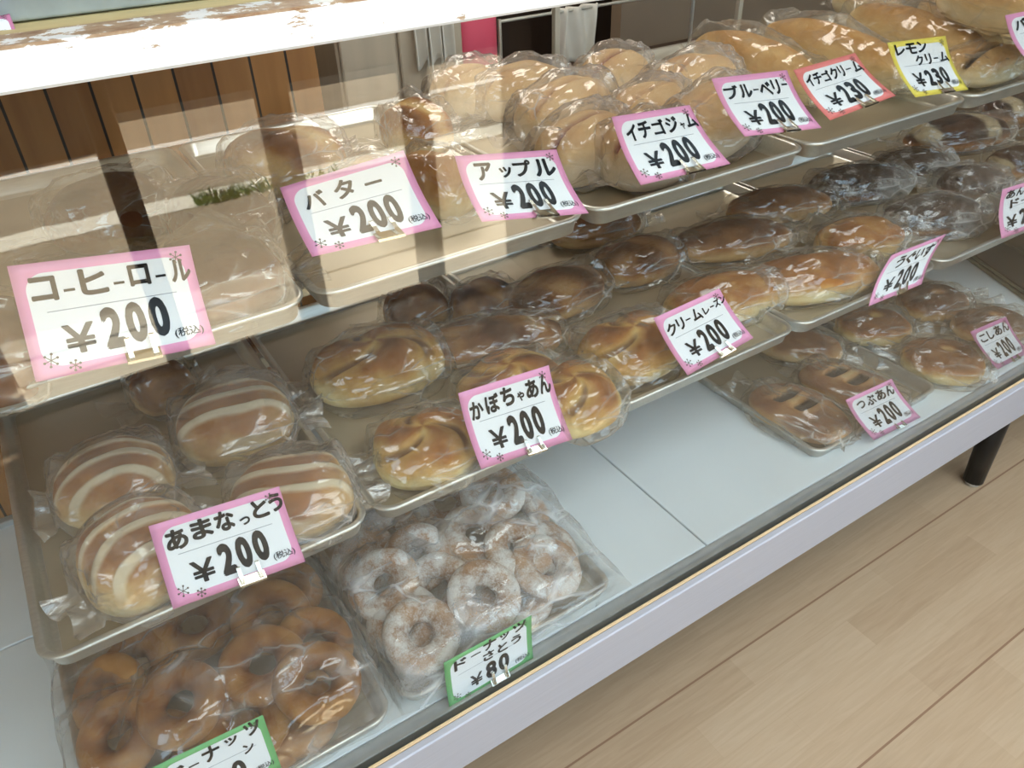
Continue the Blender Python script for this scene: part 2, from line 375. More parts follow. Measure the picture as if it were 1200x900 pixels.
# street-side wall: sliding doors on the left, panelled wall on the right; unseen windows at both ends added for skylight
fw = MB()
fw.box(-3, 5, -1.92, -1.84, 1.72, 1.95)                 # lintel
fw.box(-3, -.245, -1.92, -1.84, FZ, -.0)                 # low wall left
fw.box(-3, -2.6, -1.92, -1.84, 0, 1.72)
fw.box(-.30, -.245, -1.92, -1.84, 0, 1.72)
fw.box(1.54, 5, -1.92, -1.84, FZ, .62)                   # low panel wall right
fw.box(1.54, 1.62, -1.92, -1.84, .62, 1.72)
fw.box(4.7, 5, -1.92, -1.84, .62, 1.72)
fw.box(1.54, 9, -2.25, -1.92, 1.72, 1.78)  # unseen eave slab, added to keep the sun out of the right windows
struct('wall_front', fw, M_wall_dark)
def post(x0, x1, y0, y1, nm='door_post'):
    return MB().box(x0, x1, y0, y1, FZ, 1.72, bev=.004)
df = MB()
for x0, x1, y in ((.18, .255, -1.88), (.65, .745, -1.88)):
    df.box(x0, x1, y - .03, y + .03, FZ, 1.72, bev=.004)
df.box(1.125, 1.155, -1.90, -1.72, FZ, 1.72, bev=.004)
df.box(-.245, 1.14, -1.91, -1.85, FZ, FZ + .012, bev=.002)
struct('door_1', df, M_dark)
struct('trim_1', MB().box(1.155, 1.54, -1.76, -1.70, FZ, FZ + .012, bev=.002).box(1.53, 1.56, -1.84, -1.70, FZ, 1.72, bev=.004), M_dark)

M_road = principled('sunlit_asphalt', '#A0917A', .9, noise_amt=.12, noise_scale=9, bump=.3, bump_scale=60)
M_conc = principled('pale_concrete', '#A3937A', .9, noise_amt=.1, noise_scale=5)
M_step = principled('pale_threshold', '#C9BCA3', .8, noise_amt=.06, noise_scale=10, stretch=(1, 20, 1))
tag(MB().box(-8, 12, -9, -3.42, -.56, -.5).build('road', M_road), kind='structure')
tag(MB().box(-8, 12, -3.42, -2.45, -.56, -.49).build('pavement', M_conc), kind='structure')
tag(MB().box(-8, 12, -2.45, -1.92, -.56, -.475).box(-8, 12, -2.30, -2.27, -.475, -.468).box(-8, 12, -2.12, -2.09, -.475, -.468).build('doorstep', M_step), kind='structure')
kb = MB(); xs = np.linspace(-4, 8, 160)
for i in range(len(xs) - 1):
    a = .02 * noise.noise(Vector((xs[i] * 6, 0, 0))); kb.box(xs[i], xs[i + 1], -3.54 + a, -3.36 + a * .6, -.5, -.486 + .002 * noise.noise(Vector((xs[i] * 9, 3, 0))))
tag(kb.build('kerb_strip', principled('chalky_kerb', '#F2EAD6', .9, noise_amt=.1, noise_scale=30)), kind='structure')
tag(MB().box(-8, 12, -4.50, -4.42, -.5, -.497).build('road_marking', principled('white_road_paint', '#F4F0E6', .7)), kind='structure')
gm = MB()
for i in range(260):
    x = .65 + abs(R.gauss(0, .28)); y = -3.38 + R.uniform(-.03, .04); h = R.uniform(.03, .08); dx, dy = R.uniform(-.03, .03), R.uniform(-.03, .03)
    gm.add([(x - .005, y, -.49), (x + .005, y, -.49), (x + dx, y + dy, -.49 + h)], [(0, 1, 2)])
tag(gm.build('grass', principled('grass_green', '#7C9A3C', .8)), 'short green grass tufts growing along the pale kerb outside', 'grass', kind='stuff')
fc = empty('plank_building', (0, -5.6, -.5))
MB().box(-7, .52, -.2, 1.02, 0, 1.7).build('wall', M_facade, fc)
MB().box(.53, 10, -.2, .24, 0, 1.7).build('wall', M_facade, fc)
MB().box(-7, .52, -.3, 1.02, 1.705, 1.8).box(.53, 10, -.3, .24, 1.705, 1.8).build('roof', M_dark, fc)
tag(fc, 'dark brown plank building across the sunlit road, mirrored in the glass', 'building')

# display case: one thing
case = tag(empty('display_case', (0, 0, FZ)), 'long glass-fronted bakery display case with white deck and lavender front edge', 'display case')
def cpart(name, mb, mat, smooth=False):
    o = mb.build(name, mat, None, smooth); o.parent = case; o.matrix_parent_inverse = Matrix.Translation((0, 0, -FZ)); return o
X0, X1 = -.75, 2.45
for x0, x1, y0, y1 in ((X0, .7495, .0305, .4765), (.7525, X1, .0305, .4765), (X0, .7495, .4795, .80), (.7525, X1, .4795, .80)):
    cpart('deck_panel', MB().box(x0, x1, y0, y1, -.018, 0, bev=.0012), M_white_paint)
cpart('deck_base', MB().box(X0, X1, -.006, .80, -.05, -.0185), M_seam)
cpart('glass_channel', MB().box(X0, X1, .0065, .0285, -.018, .001, bev=.001), M_track)
cpart('front_trim', MB().box(X0, X1, -.026, -.014, -.095, .010, bev=.002), M_trim)
cpart('trim_edge', MB().box(X0, X1, -.0138, -.0085, -.05, .0095, bev=.001), M_edge)
cpart('glass_pane', MB().box(X0, X1, -.003, .003, -.017, .884), M_glass)
cpart('top_rail', MB().box(X0, X1, -.022, .02, .880, .9055, bev=.002), M_chip)
cpart('top_board', MB().box(X0, .40, .0205, .72, .888, .9045, bev=.001), principled('yellowed_board', '#CDBB8A', .6, noise_amt=.08, noise_scale=10, stretch=(1, 12, 12)))
for y in (.21, .62):
    cpart('shelf_rail', MB().box(X0, X1, y, y + .022, .571, .5835, bev=.002), M_rail)
for y in (.17, .58):
    cpart('shelf_rail', MB().box(-.13, X1, y, y + .022, .262, .2835, bev=.002), M_rail)
for x in (-.72, 2.42):
    for y in (.03, .76):
        cpart('corner_post', MB().box(x - .015, x + .015, y - .015, y + .015, 0, .888, bev=.003), M_rail)
cpart('back_panel', MB().box(X0, .475, .785, .80, .004, .888), M_boards)
cpart('back_track', MB().box(X0, X1, .765, .783, .0, .012, bev=.002), M_track)
for x in (.95, 1.45, 1.95):
    cpart('shelf_bracket', MB().box(x - .006, x + .006, .745, .757, 0, .888, bev=.001), M_rail)
for x, y in ((1.82, .075), (1.82, .70), (-.55, .075), (-.55, .70)):
    lm = MB().tube([(x + .004, y, -.05), (x, y - .002, -.30), (x - .002, y - .004, FZ + .012)], [.030, .0275, .025], 20)
    cpart('leg', lm, M_black, True)
    cpart('leg_foot', MB().tube([(x - .002, y - .004, FZ + .012), (x - .002, y - .004, FZ + .0005)], .018, 14), M_alu)

# things behind the case
cab = tag(empty('storage_cabinet', (.80, 1.3, FZ)), 'pale beige cabinet seen through the glass beside the brown boards', 'cabinet')
MB().box(-.17, .135, -.2, .2, 0, 1.35, bev=.004).build('body', M_beige, cab)
MB().box(-.165, -.035, -.212, -.2005, .02, 1.33, bev=.003).build('door', M_beige, cab)
MB().box(-.028, .13, -.212, -.2005, .02, 1.33, bev=.003).build('door', M_beige, cab)
def hanging_cloth(name, x0, x1, y, z0, z1, mat, label, folds=3, cat='cloth', seed=0):
    nx, nz = 28, 10; vs = []; fs = []
    for i in range(nx + 1):
        for j in range(nz + 1):
            u, v = i / nx, j / nz
            vs.append((x0 + (x1 - x0) * (u + .06 * math.sin(v * 3 + u * 9)), y + .012 * math.sin(u * folds * 2 * math.pi) - .01 * v, z1 - (z1 - z0) * v * (1 + .12 * math.sin(u * 7 + seed))))
    for i in range(nx):
        for j in range(nz): a = i * (nz + 1) + j; fs.append((a, a + 1, a + nz + 2, a + nz + 1))
    o = MB().add(vs, fs).build(name, mat, None, True)
    sd = o.modifiers.new('thick', 'SOLIDIFY'); sd.thickness = .003
    return tag(o, label, cat)
for i, x in enumerate((.80, .835, .868)):
    hanging_cloth('hand_towel', x, x + .026, 1.066, .575 - .006 * i, .70, M_cloth,
                  ['white cloth strip hanging on the beige cabinet, the one nearest the brown boards', 'middle white cloth strip of three hanging on the beige cabinet', 'white cloth strip hanging on the beige cabinet, closest to the pink bag'][i], 1, 'towel', i)
hr = tag(empty('hanging_rod', (1.3, 1.2, .4005)), 'thin metal rod on two uprights carrying the crumpled white cloth', 'rod')
MB().tube([(-.2, 0, .205), (.45, 0, .205)], .004, 8).build('rod', M_alu, hr)
for sx in (-.2, .45): MB().tube([(sx, 0, 0), (sx, 0, .21)], .005, 8).build('upright', M_alu, hr)
hanging_cloth('dish_cloth', 1.26, 1.40, 1.2, .46, .613, M_cloth, 'crumpled white cloth hanging behind the case above the upper trays', 3, 'cloth', 2)
pb = tag(empty('pink_bag', (1.0, 1.16, FZ)), 'bright pink bag standing behind the case beside the beige cabinet', 'bag')
MB().box(-.05, .06, -.03, .04, .85, 1.12, bev=.02).build('body', M_pinkcloth, pb, True)
MB().tube([(-.03, 0, 1.11), (-.02, 0, 1.17), (.03, 0, 1.17), (.04, 0, 1.11)], .006, 8).build('handle', M_pinkcloth, pb, True)
MB().box(-.035, .045, -.034, -.0305, .93, .98, bev=.001).build('patch', M_black, pb)
wt = tag(empty('work_table', (1.05, 1.17, FZ)), 'dark work table standing behind the case under the pink bag', 'table')
MB().box(-.1, 1.2, -.1, .3, .81, .85, bev=.004).build('table_top', M_dark, wt)
for sx in (-.07, 1.15):
    for sy in (-.07, .25): MB().box(sx, sx + .05, sy, sy + .05, 0, .809).build('leg', M_dark, wt)
pt = tag(MB().box(1.78, 3.6, 1.55, 1.6, FZ, 1.6).build('partition', principled('tan_partition', '#8d7a66', .6, noise_amt=.08, noise_scale=4)), 'tan partition panel behind the long cream rolls', 'partition')
# dark green box on the deck at the right
a_, b_ = at(1133, 300, 0.012), at(1200, 347, 0.012)
dv = (b_ - a_)[:2]; dl = float(np.hypot(*dv)); ang = math.atan2(dv[1], dv[0])
gb = tag(empty('storage_box', (a_[0], a_[1], 0), ang), 'dark green box with a ridged edge lying on the white deck under the sugared buns', 'box')
M_green = principled('dark_green_plastic', '#1f2b28', .25)
MB().box(-.02, dl + .03, .006, .13, .001, .10, bev=.004).build('body', M_green, gb)
MB().box(-.02, dl + .03, .0, .0055, .002, .012, bev=.001).box(-.02, dl + .03, .0, .0055, .016, .022, bev=.001).build('ridged_edge', principled('olive_metal', '#6a6a55', .4, .6), gb)

# ------------------------------------------------------------------ trays
def tray_mesh(w, d, h=.026, rc=.03):
    prof = [(.0015, h - .005), (0, h - .002), (.002, h), (.007, h), (.0095, h - .002), (.0125, .006), (.0150, .0028), (.020, .0018)]
    under = [(.013, 0), (.0095, .002), (.0062, h - .006)]
    seg = 7; vs = []; fs = []
    def loop(ins, z):
        r = max(rc - ins, .004); pts = []
        for cx, cy, a0 in ((w - ins - r, d - ins - r, 0), (ins + r, d - ins - r, 90), (ins + r, ins + r, 180), (w - ins - r, ins + r, 270)):
            for k in range(seg):
                t = math.radians(a0 + 90 * k / (seg - 1)); pts.append((cx + r * math.cos(t), cy + r * math.sin(t), z))
        return pts
    loops = under + prof; n = seg * 4
    for ins, z in loops: vs += loop(ins, z)
    for i in range(len(loops) - 1):
        for j in range(n): fs.append((i * n + j, i * n + (j + 1) % n, (i + 1) * n + (j + 1) % n, (i + 1) * n + j))
    fs.append(tuple(range(n))[::-1]); fs.append(tuple((len(loops) - 1) * n + j for j in range(n)))
    return vs, fs
def tray(x0, x1, y0, y1, z, label, group, rz=0.0):
    vs, fs = tray_mesh(x1 - x0, y1 - y0)
    me = bpy.data.meshes.new('baking_tray'); me.from_pydata(vs, [], fs); me.update(); fix_normals(me)
    me.polygons.foreach_set('use_smooth', [True] * len(me.polygons))
    me.materials.append(M_alu); me.materials.append(M_alu_in)
    me.polygons[len(me.polygons) - 1].material_index = 1
    me.polygons[len(me.polygons) - 1].use_smooth = False
    o = bpy.data.objects.new('baking_tray', me); COL.objects.link(o); o.location = (x0, y0, z); o.rotation_euler = (0, 0, rz)
    return tag(o, label, 'tray', group)
ZT, ZM, ZD = .5845, .2845, .0005
G1, G2, G3, G4 = 'trays on the top shelf', 'trays on the middle shelf', 'trays on the deck', 'trays above the case'
tray(-.155, .200, .13, .73, ZT, 'top-shelf metal tray of dark rolls behind the coffee roll card', G1)
tray(.206, .560, .13, .73, ZT, 'top-shelf metal tray carrying the butter and apple buns', G1)
tray(.566, .957, .13, .73, ZT, 'top-shelf metal tray under the pale bagged jam buns', G1)
tray(.963, 1.352, .13, .73, ZT, 'top-shelf metal tray under the first long cream rolls', G1)
tray(1.358, 1.75, .13, .73, ZT, 'top-shelf metal tray under the farthest long rolls', G1)
tray(-.162, .214, .103, .663, ZM, 'middle-shelf metal tray holding the white-striped sweet bean buns', G2)
tray(.220, .598, .103, .663, ZM, 'middle-shelf metal tray holding the pumpkin buns', G2)
tray(.604, .983, .103, .663, ZM, 'middle-shelf metal tray holding the cream raisin buns', G2)
tray(.989, 1.370, .103, .663, ZM, 'middle-shelf metal tray of golden buns with an empty back corner', G2)
tray(1.376, 1.755, .103, .663, ZM, 'middle-shelf metal tray under the dark sugared fried buns', G2)
tray(1.761, 2.14, .103, .663, ZM, 'middle-shelf metal tray with dark banded buns beyond the sugared ones', G2)
tray(-.205, .172, .030, .59, ZD, 'metal tray on the deck inside the bag of plain doughnuts', G3)
tray(.188, .557, .034, .60, ZD, 'metal tray on the deck inside the bag of sugared doughnuts', G3)
tray(1.062, 1.438, .060, .60, ZD, 'metal tray on the deck holding the buns with two slits', G3)
tray(1.462, 1.84, .058, .60, ZD, 'metal tray on the deck holding the dimpled round buns', G3)
tr = tray(-.52, .30, .045, .6, .9055, 'worn grey metal tray on the board above the chipped white rail', G4)
tr.data.materials.clear(); tr.data.materials.append(principled('galvanised_steel', '#C2CFD6', .55, .0, noise_amt=.15, noise_scale=25)); tr.data.materials.append(M_alu_in)

# ------------------------------------------------------------------ breads
import bmesh
def ico(sub):
    bm = bmesh.new(); bmesh.ops.create_icosphere(bm, subdivisions=sub, radius=1.0)
    v = np.array([x.co[:] for x in bm.verts]); f = [tuple(q.index for q in p.verts) for p in bm.faces]; bm.free(); return v, f
ICO = {4: ico(5), 5: ico(6)}
def sstep(a, b, x):
    t = min(1, max(0, (x - a) / (b - a))); return t * t * (3 - 2 * t)
def bread_mesh(kind, Ln, Wd, Ht, seed, matname, sub=4):
    V, Fc = ICO[sub]; n = 2.35; rs = random.Random(seed)
    q = V / (np.abs(V) ** n).sum(1, keepdims=True) ** (1 / n)
    vs = []; tone = []; fill = []
    off = Vector((rs.uniform(0, 50), rs.uniform(0, 50), rs.uniform(0, 50)))
    ph = rs.uniform(0, 6.28); bend = rs.uniform(-.08, .08)
    for x, y, z in q:
        zz = z * .66 if z > 0 else max(z * .45, -.34)
        t = .5 + .5 * z                                     # browning: more on top
        fl = 0.0; dz = 0.0
        nv = noise.noise(Vector((x * 1.7, y * 1.7, z * 1.7)) + off)
        top = sstep(-.1, .45, z)
        s = 1 + .06 * nv
        tn = .06 + .58 * sstep(-.35, .75, z) + .25 * nv
        if kind == 'stripe':
            ww = math.sin((y * 6.2 + .7 * math.sin(x * 2.6 + ph) + .6 * nv) * 2.1 + ph) * (.75 + .5 * noise.noise(Vector((x * 2, y * 3, 5)) + off))
            st = sstep(.1, .55, ww) * top; fl = st * .9; dz += .035 * st
            tn = .12 + .62 * sstep(-.2, .8, z) * (1 - .3 * abs(x)) + .2 * nv
        elif kind == 'pump':
            rr = math.hypot(x, y); th = math.atan2(y, x)
            w = math.sin(3 * th + 4.2 * rr + ph); dz += .09 * w * sstep(.1, .5, rr) * top
            cut = sstep(.82, .97, -w) * sstep(.15, .4, rr) * sstep(1.02, .8, rr) * top; fl = cut * .75; dz -= .06 * cut
            tn = .05 + .52 * sstep(-.1, .8, z) + .2 * w + .15 * nv
        elif kind == 'slit':
            for u0 in (-.30, .12):
                d = abs((x - u0) + .22 * y * y - .1 * y); o_ = sstep(.6, .25, abs(y)) * sstep(.15, .07, d) * top
                lip = sstep(.6, .25, abs(y)) * sstep(.30, .18, abs(d - .01)) * top
                dz += .05 * lip * (1 - o_) - .20 * o_; fl = max(fl, sstep(.35, .8, o_)); tn -= .3 * lip
            tn += .05
        elif kind == 'koshi':
            rr = math.hypot(x - .05, y); dz -= .14 * sstep(.34, .0, rr) * top
            tn = .05 + .8 * sstep(-.05, .75, z) - .55 * sstep(.30, .1, rr) * top
        elif kind == 'band':
            b = sstep(.55, .8, math.sin(x * 5.2 + ph + .5 * nv)); fl = b * .8 * top; dz += .02 * b
            tn = .3 + .6 * top
        elif kind == 'pale':
            d = abs(y + .12 + .08 * math.sin(3 * x + ph)); cut = sstep(.13, .05, d) * sstep(1.0, .8, abs(x)) * top
            dz -= .18 * cut; fl = cut * (1.0 if rs_flag(seed) else .25); tn = .05 + .5 * sstep(-.1, .8, z) + .2 * nv
        elif kind == 'wrinkle':
            w = math.sin(5 * x + 2.2 * y + ph + 1.2 * nv); dz += .05 * w * top; tn = .15 + .42 * top + .28 * w * top + .15 * nv
        elif kind == 'roll':
            tn = .02 + .66 * sstep(-.1, .85, z) + .22 * nv
        elif kind == 'ando':
            tn = .25 + .65 * sstep(-.6, .3, z) - .35 * sstep(.25, .02, abs(z + .15)); s = 1 + .04 * nv
        yy = y + bend * (1 - x * x) * (2.0 if kind in ('roll',) else 1.0)
        vs.append((x * Ln / 2 * s, yy * Wd / 2 * s, (zz + .34 + dz * .8) * Ht * (1 + .05 * nv)))
        tone.append(min(1, max(0, tn))); fill.append(fl)
    zmin = min(v[2] for v in vs)
    me = bpy.data.meshes.new(matname); me.from_pydata([(a, b, c - zmin) for a, b, c in vs], [], Fc); me.update()
    for nm, arr in (('tone', tone), ('fill', fill)):
        a = me.attributes.new(nm, 'FLOAT', 'POINT'); a.data.foreach_set('value', arr)
    me.polygons.foreach_set('use_smooth', [True] * len(me.polygons))
    return me
def rs_flag(seed): return seed % 3 == 0

def bag_mesh(Ln, Wd, Ht, seed, tail=(.28, .22), puff=1.0):
    """pillow bag: a taut, facetted film over the bread with flat ruffled ends"""
    rs = random.Random(seed + 991); off = Vector((rs.uniform(0, 90), rs.uniform(0, 90), 0))
    NT, NS = 84, 64
    La = Ln / 2 * 1.06; ta, tb = tail[0] * Wd, tail[1] * Wd
    pl = np.array([[rs.gauss(0, .75), rs.gauss(0, 1), abs(rs.gauss(0, 1))] for _ in range(34)]); pl /= np.linalg.norm(pl, axis=1, keepdims=True)
    ph = np.array([rs.uniform(.86, .98) for _ in range(34)])
    vs = []; fs = []
    for i in range(NT + 1):
        t = i / NT; x = -La - ta + (2 * La + ta + tb) * t
        s = max(-1, min(1, x / (La * 1.02)))
        core = max(0.0, 1 - abs(s) ** 2.6) ** (1 / 2.3)
        out = max(0, abs(x) - La) / max(ta if x < 0 else tb, 1e-6)
        endk = sstep(.55, 1.0, abs(s))
        hw = Wd / 2 * puff * max(1.34 * core, .60 + .14 * out)
        hh = Ht * max(1.26 * core, .02)
        for j in range(NS):
            a = 2 * math.pi * j / NS; ca, sa = math.cos(a), math.sin(a)
            y = hw * math.copysign(abs(ca) ** .82, ca)
            if sa >= 0: z = hh * (.36 + .64 * sa ** .85) if hh > .03 * Ht else hh * .5 + .0015 * sa
            else: z = hh * (.36 - .36 * min(1, 1.5 * (-sa)))
            if out == 0:
                q = np.array([x / (La * 1.12), y / (Wd / 2 * 1.34), max(0, z) / (Ht * 1.26)]); r = np.linalg.norm(q)
                if r > .3:
                    dd = pl @ (q / r); k = min(1.0, float(np.min(np.where(dd > .2, ph / np.maximum(dd, .2), 9))) / r)
                    k = max(k, .84); k = k * (1 - endk) + endk
                    y *= k; z *= k
            z += (Ht * .22 + .008 * out * (1 + .6 * math.sin(seed * 1.7))) * endk
            p = Vector((x * 8, y * 30, z * 30)) + off
            cr = max(0, 1 - abs(noise.noise(p)) * 3.0) ** 1.5
            p2 = Vector((x * 26, y * 24, z * 24)) + off * 1.7
            cr2 = max(0, 1 - abs(noise.noise(p2)) * 3.0)
            d = (.0028 + .005 * endk) * (.3 + .7 * max(0, sa)) * (cr + .55 * cr2)
            ruffle = .007 * out * math.sin(y * 150 + seed) + .005 * out * math.sin(y * 61 + 2 * seed)
            vs.append((x + .006 * out * math.sin(y * 90 + seed), y * (1 + d / max(hw, .01) * abs(ca)), max(.0006, z + d * max(0, sa) + ruffle)))
    for i in range(NT):
        for j in range(NS): fs.append((i * NS + j, i * NS + (j + 1) % NS, (i + 1) * NS + (j + 1) % NS, (i + 1) * NS + j))
    me = bpy.data.meshes.new('bag'); me.from_pydata(vs, [], fs); me.update()
    me.polygons.foreach_set('use_smooth', [True] * len(me.polygons))
    return me

_seed = [100]
def bun(kind, mat, p1, p2, W_, H_, z, label, group, cat='bun', bag=M_bag, tilt=0.0, name='bagged_bun', tail=(.42, .30), sub=4, seed=None, L_=None, puff=1.0, roll=0.0):
    """p1, p2: ends of the long axis in the photo; z: height of what it lies on"""
    _seed[0] += 7; sd = seed or _seed[0]
    k_ = {'stripe': 1.16, 'pump': 1.10, 'wrinkle': 1.06, 'slit': 1.0, 'koshi': 1.04}.get(kind, 1.05) if not L_ else 1.0
    W_, H_ = W_ * k_, H_ * k_
    a, b = at(*p1, z + H_ * .45), at(*p2, z + H_ * .45)
    c = (a + b) / 2; dv = (b - a)[:2]; Ln = L_ or float(np.hypot(*dv)) * (1 + (k_ - 1) * .7); ang = math.atan2(dv[1], dv[0])
    e = empty(name, (c[0], c[1], z + .0005)); e.rotation_euler = (roll, tilt, ang); e.rotation_mode = 'XYZ'
    tag(e, label, cat, group)
    o = link('bread', bread_mesh(kind, Ln, W_, H_, sd, 'bread', sub), B[mat], e); o.location = (0, 0, .0015)
    if bag: link('plastic_bag', bag_mesh(Ln, W_, H_ + .002, sd, tail, puff), bag, e)
    return e

zm = ZM + .002; zd = ZD + .002; zt = ZT + .002
g = 'white-striped buns'
bun('stripe', 'stripe', (72, 585), (195, 545), .105, .072, zm, 'white-striped bun nearest the tray\'s outer left corner', g, sub=5, tail=(.18, .3), puff=1.08, bag=M_bag_milky)
bun('stripe', 'stripe', (212, 512), (335, 478), .105, .078, zm, 'white-striped bun at the back, touching the brown one', g, sub=5, puff=1.08, bag=M_bag_milky)
bun('stripe', 'stripe', (108, 690), (222, 612), .105, .085, zm, 'white-striped bun in a sagging bag left of its price card', g, sub=5, tail=(.22, .2), bag=M_bag_milky)
bun('stripe', 'stripe', (276, 595), (405, 565), .105, .070, zm, 'bright golden bun with wavy white stripes right above its price card', g, sub=5, puff=1.08, bag=M_bag_milky)
bun('gold', 'brown', (158, 470), (222, 440), .085, .062, zm, 'plain brown bagged bun half hidden behind the striped ones', None)
g = 'pumpkin buns'
bun('pump', 'pump', (442, 540), (552, 508), .120, .060, zm, 'golden round pumpkin bun in front, left of its price card', g, sub=5)
bun('pump', 'pump', (545, 470), (650, 430), .110, .055, zm, 'pumpkin bun sitting directly behind its price card', g, sub=5)
bun('pump', 'pump', (635, 490), (705, 445), .120, .060, zm, 'dark-cut pumpkin bun between its card and the tray corner', g, sub=5)
bun('pump', 'pump', (372, 450), (512, 410), .125, .075, zm, 'large pale pumpkin bun at the left edge of its tray', g, sub=5)
bun('wrinkle', 'brown', (500, 410), (655, 388), .10, .055, zm, 'long flat brown bun lying behind the pumpkin buns', None)
bun('gold', 'brown', (455, 375), (520, 352), .10, .06, zm, 'small dark brown bun beneath the butter card edge', None)
bun('wrinkle', 'brown', (530, 365), (600, 345), .10, .06, zm, 'dark bun at the back of the pumpkin tray, next to the tray side', None)
g = 'cream raisin buns'
bun('pump', 'pump', (690, 425), (785, 390), .125, .068, zm, 'knobbly golden cream raisin bun left of its price card', g, sub=5)
bun('roll', 'gold', (785, 365), (905, 335), .110, .060, zm, 'smooth golden bun right behind the cream raisin card', g)
bun('wrinkle', 'brown', (700, 320), (790, 295), .105, .062, zm, 'brown cream raisin bun with white icing marks in the middle', g)
bun('wrinkle', 'brown', (600, 365), (700, 325), .110, .062, zm, 'brown cream raisin bun at the left side of its tray', g)
bun('gold', 'brown', (645, 275), (745, 255), .105, .062, zm, 'brown bun at the back under the apple card tray', g)
g = 'golden bean buns'
bun('roll', 'gold', (878, 335), (1022, 312), .115, .060, zm, 'large golden bun in front, left of the tilted card', g, sub=5)
bun('roll', 'brown', (790, 292), (922, 272), .105, .055, zm, 'long bagged bun near the left side of the empty tray corner', g)
bun('gold', 'gold', (962, 290), (1050, 272), .110, .062, zm, 'golden bun half hidden behind the large front one', g)
bun('roll', 'brown', (855, 250), (970, 235), .100, .055, zm, 'brown bun farthest back in the golden bun tray', g)
g = 'sugared fried buns'
bun('ando', 'ando', (952, 222), (1058, 208), .115, .060, zm, 'dark sugared fried bun lying closest to the empty tray corner', g, bag=M_bag_dusty)
bun('ando', 'ando', (1040, 258), (1150, 248), .115, .060, zm, 'dark sugared fried bun at the front lip with a thick white sugar patch', g, bag=M_bag_dusty)
bun('ando', 'ando', (1028, 198), (1110, 190), .105, .055, zm, 'dark sugared fried bun behind the first, farthest back', g, bag=M_bag_dusty)
bun('ando', 'ando', (1105, 218), (1172, 210), .105, .055, zm, 'dull bagged fried bun next to the cut-off card', g, bag=M_bag_milky)
g = 'dark banded buns'
bun('band', 'band', (1068, 165), (1175, 150), .125, .068, zm, 'dark bun with pale bands at the back of the far tray', g)
bun('band', 'band', (1165, 195), (1240, 185), .115, .062, zm, 'dark banded bun above the cut-off card at the edge', g)
bun('band', 'band', (1160, 133), (1230, 122), .115, .062, zm, 'dark banded bun half hidden under the long rolls', g)
g = 'buns with two slits'
bun('slit', 'slit', (882, 460), (994, 510), .135, .050, zd, 'bun with two dark slits at the tray\'s left front corner', g, sub=5, tail=(.4, .08))
bun('slit', 'slit', (940, 432), (1058, 478), .120, .050, zd, 'bun with two slits behind the card with round letters', g, sub=5, tail=(.3, .06))
bun('roll', 'slit', (890, 400), (985, 412), .110, .045, zd, 'smooth brown bun at the back of the two-slit bun tray', None)
g = 'dimpled round buns'
bun('koshi', 'gold', (1058, 418), (1152, 428), .135, .058, zd, 'dimpled round bun in front beside its price card', g, sub=5, tail=(.35, .1))
bun('koshi', 'gold', (982, 385), (1062, 380), .125, .055, zd, 'dimpled bun at the tray\'s left side, nearest the slit buns', g)
bun('koshi', 'brown', (1058, 360), (1128, 350), .120, .055, zd, 'dark-topped dimpled bun at the back with a twisted bag tail', g, tail=(.2, .6))
bun('koshi', 'brown', (1120, 385), (1200, 378), .120, .055, zd, 'dark-topped dimpled bun hidden behind its price card', g, tail=(.2, .08))
# top shelf
g = 'coffee rolls'
bun('roll', 'coffee', (-70, 425), (60, 395), .11, .075, zt, 'brown roll left of the big card at the picture edge', g, name='bagged_roll', cat='roll')
bun('roll', 'coffee', (170, 345), (325, 310), .12, .075, zt, 'brown roll behind the large coffee roll card', g, name='bagged_roll', cat='roll')
bun('roll', 'coffee', (205, 272), (310, 240), .12, .075, zt, 'brown roll at the back right of the coffee roll tray', g, name='bagged_roll', cat='roll')
bun('roll', 'coffee', (62, 272), (190, 226), .12, .07, zt, 'brown roll above the upper edge of the coffee roll card', g, name='bagged_roll', cat='roll')
g = 'butter and apple buns'
bun('wrinkle', 'gold', (272, 205), (395, 175), .13, .075, zt, 'large bagged bun behind the butter card', g, bag=M_bag_milky)
bun('wrinkle', 'gold', (455, 160), (520, 145), .12, .07, zt, 'orange-brown bun right behind the butter card corner', g)
bun('gold', 'gold', (480, 230), (530, 205), .12, .07, zt, 'bagged bun between the butter and apple cards', g)
bun('wrinkle', 'gold', (400, 225), (475, 205), .10, .05, zt, 'bagged bun hidden low behind the butter card', g)
g = 'pale jam buns'
jam = [((712, 192), (800, 168), .10, .085, 'pale bagged bun in front, directly behind the strawberry jam card', 102),
       ((640, 195), (720, 155), .095, .08, 'pale bagged bun at the tray\'s left front corner above the apple card', 105),
       ((615, 150), (700, 112), .10, .08, 'pale bagged bun with a stretched bag behind the front left one', 103),
       ((515, 122), (580, 100), .11, .080, 'pale bagged bun farthest left at the tray\'s back', 104),
       ((560, 122), (655, 95), .10, .075, 'pale bagged bun second from the left at the back', 106),
       ((690, 100), (745, 78), .10, .075, 'pale bagged bun with visible red jam at the back', 108),
       ((770, 112), (850, 88), .11, .080, 'pale bagged bun beside the first long roll', 107),
       ((795, 165), (870, 125), .10, .09, 'tall golden bagged bun behind the blueberry card', 109),
       ((725, 148), (790, 118), .09, .075, 'pale bagged bun in the middle of the jam bun tray', 110)]
for p1, p2, w_, h_, lb, sd in jam:
    bun('pale', 'pale', p1, p2, w_, h_, zt, lb, g, bag=M_bag_milky, seed=sd, tail=(.35, .2))
g = 'long cream rolls'
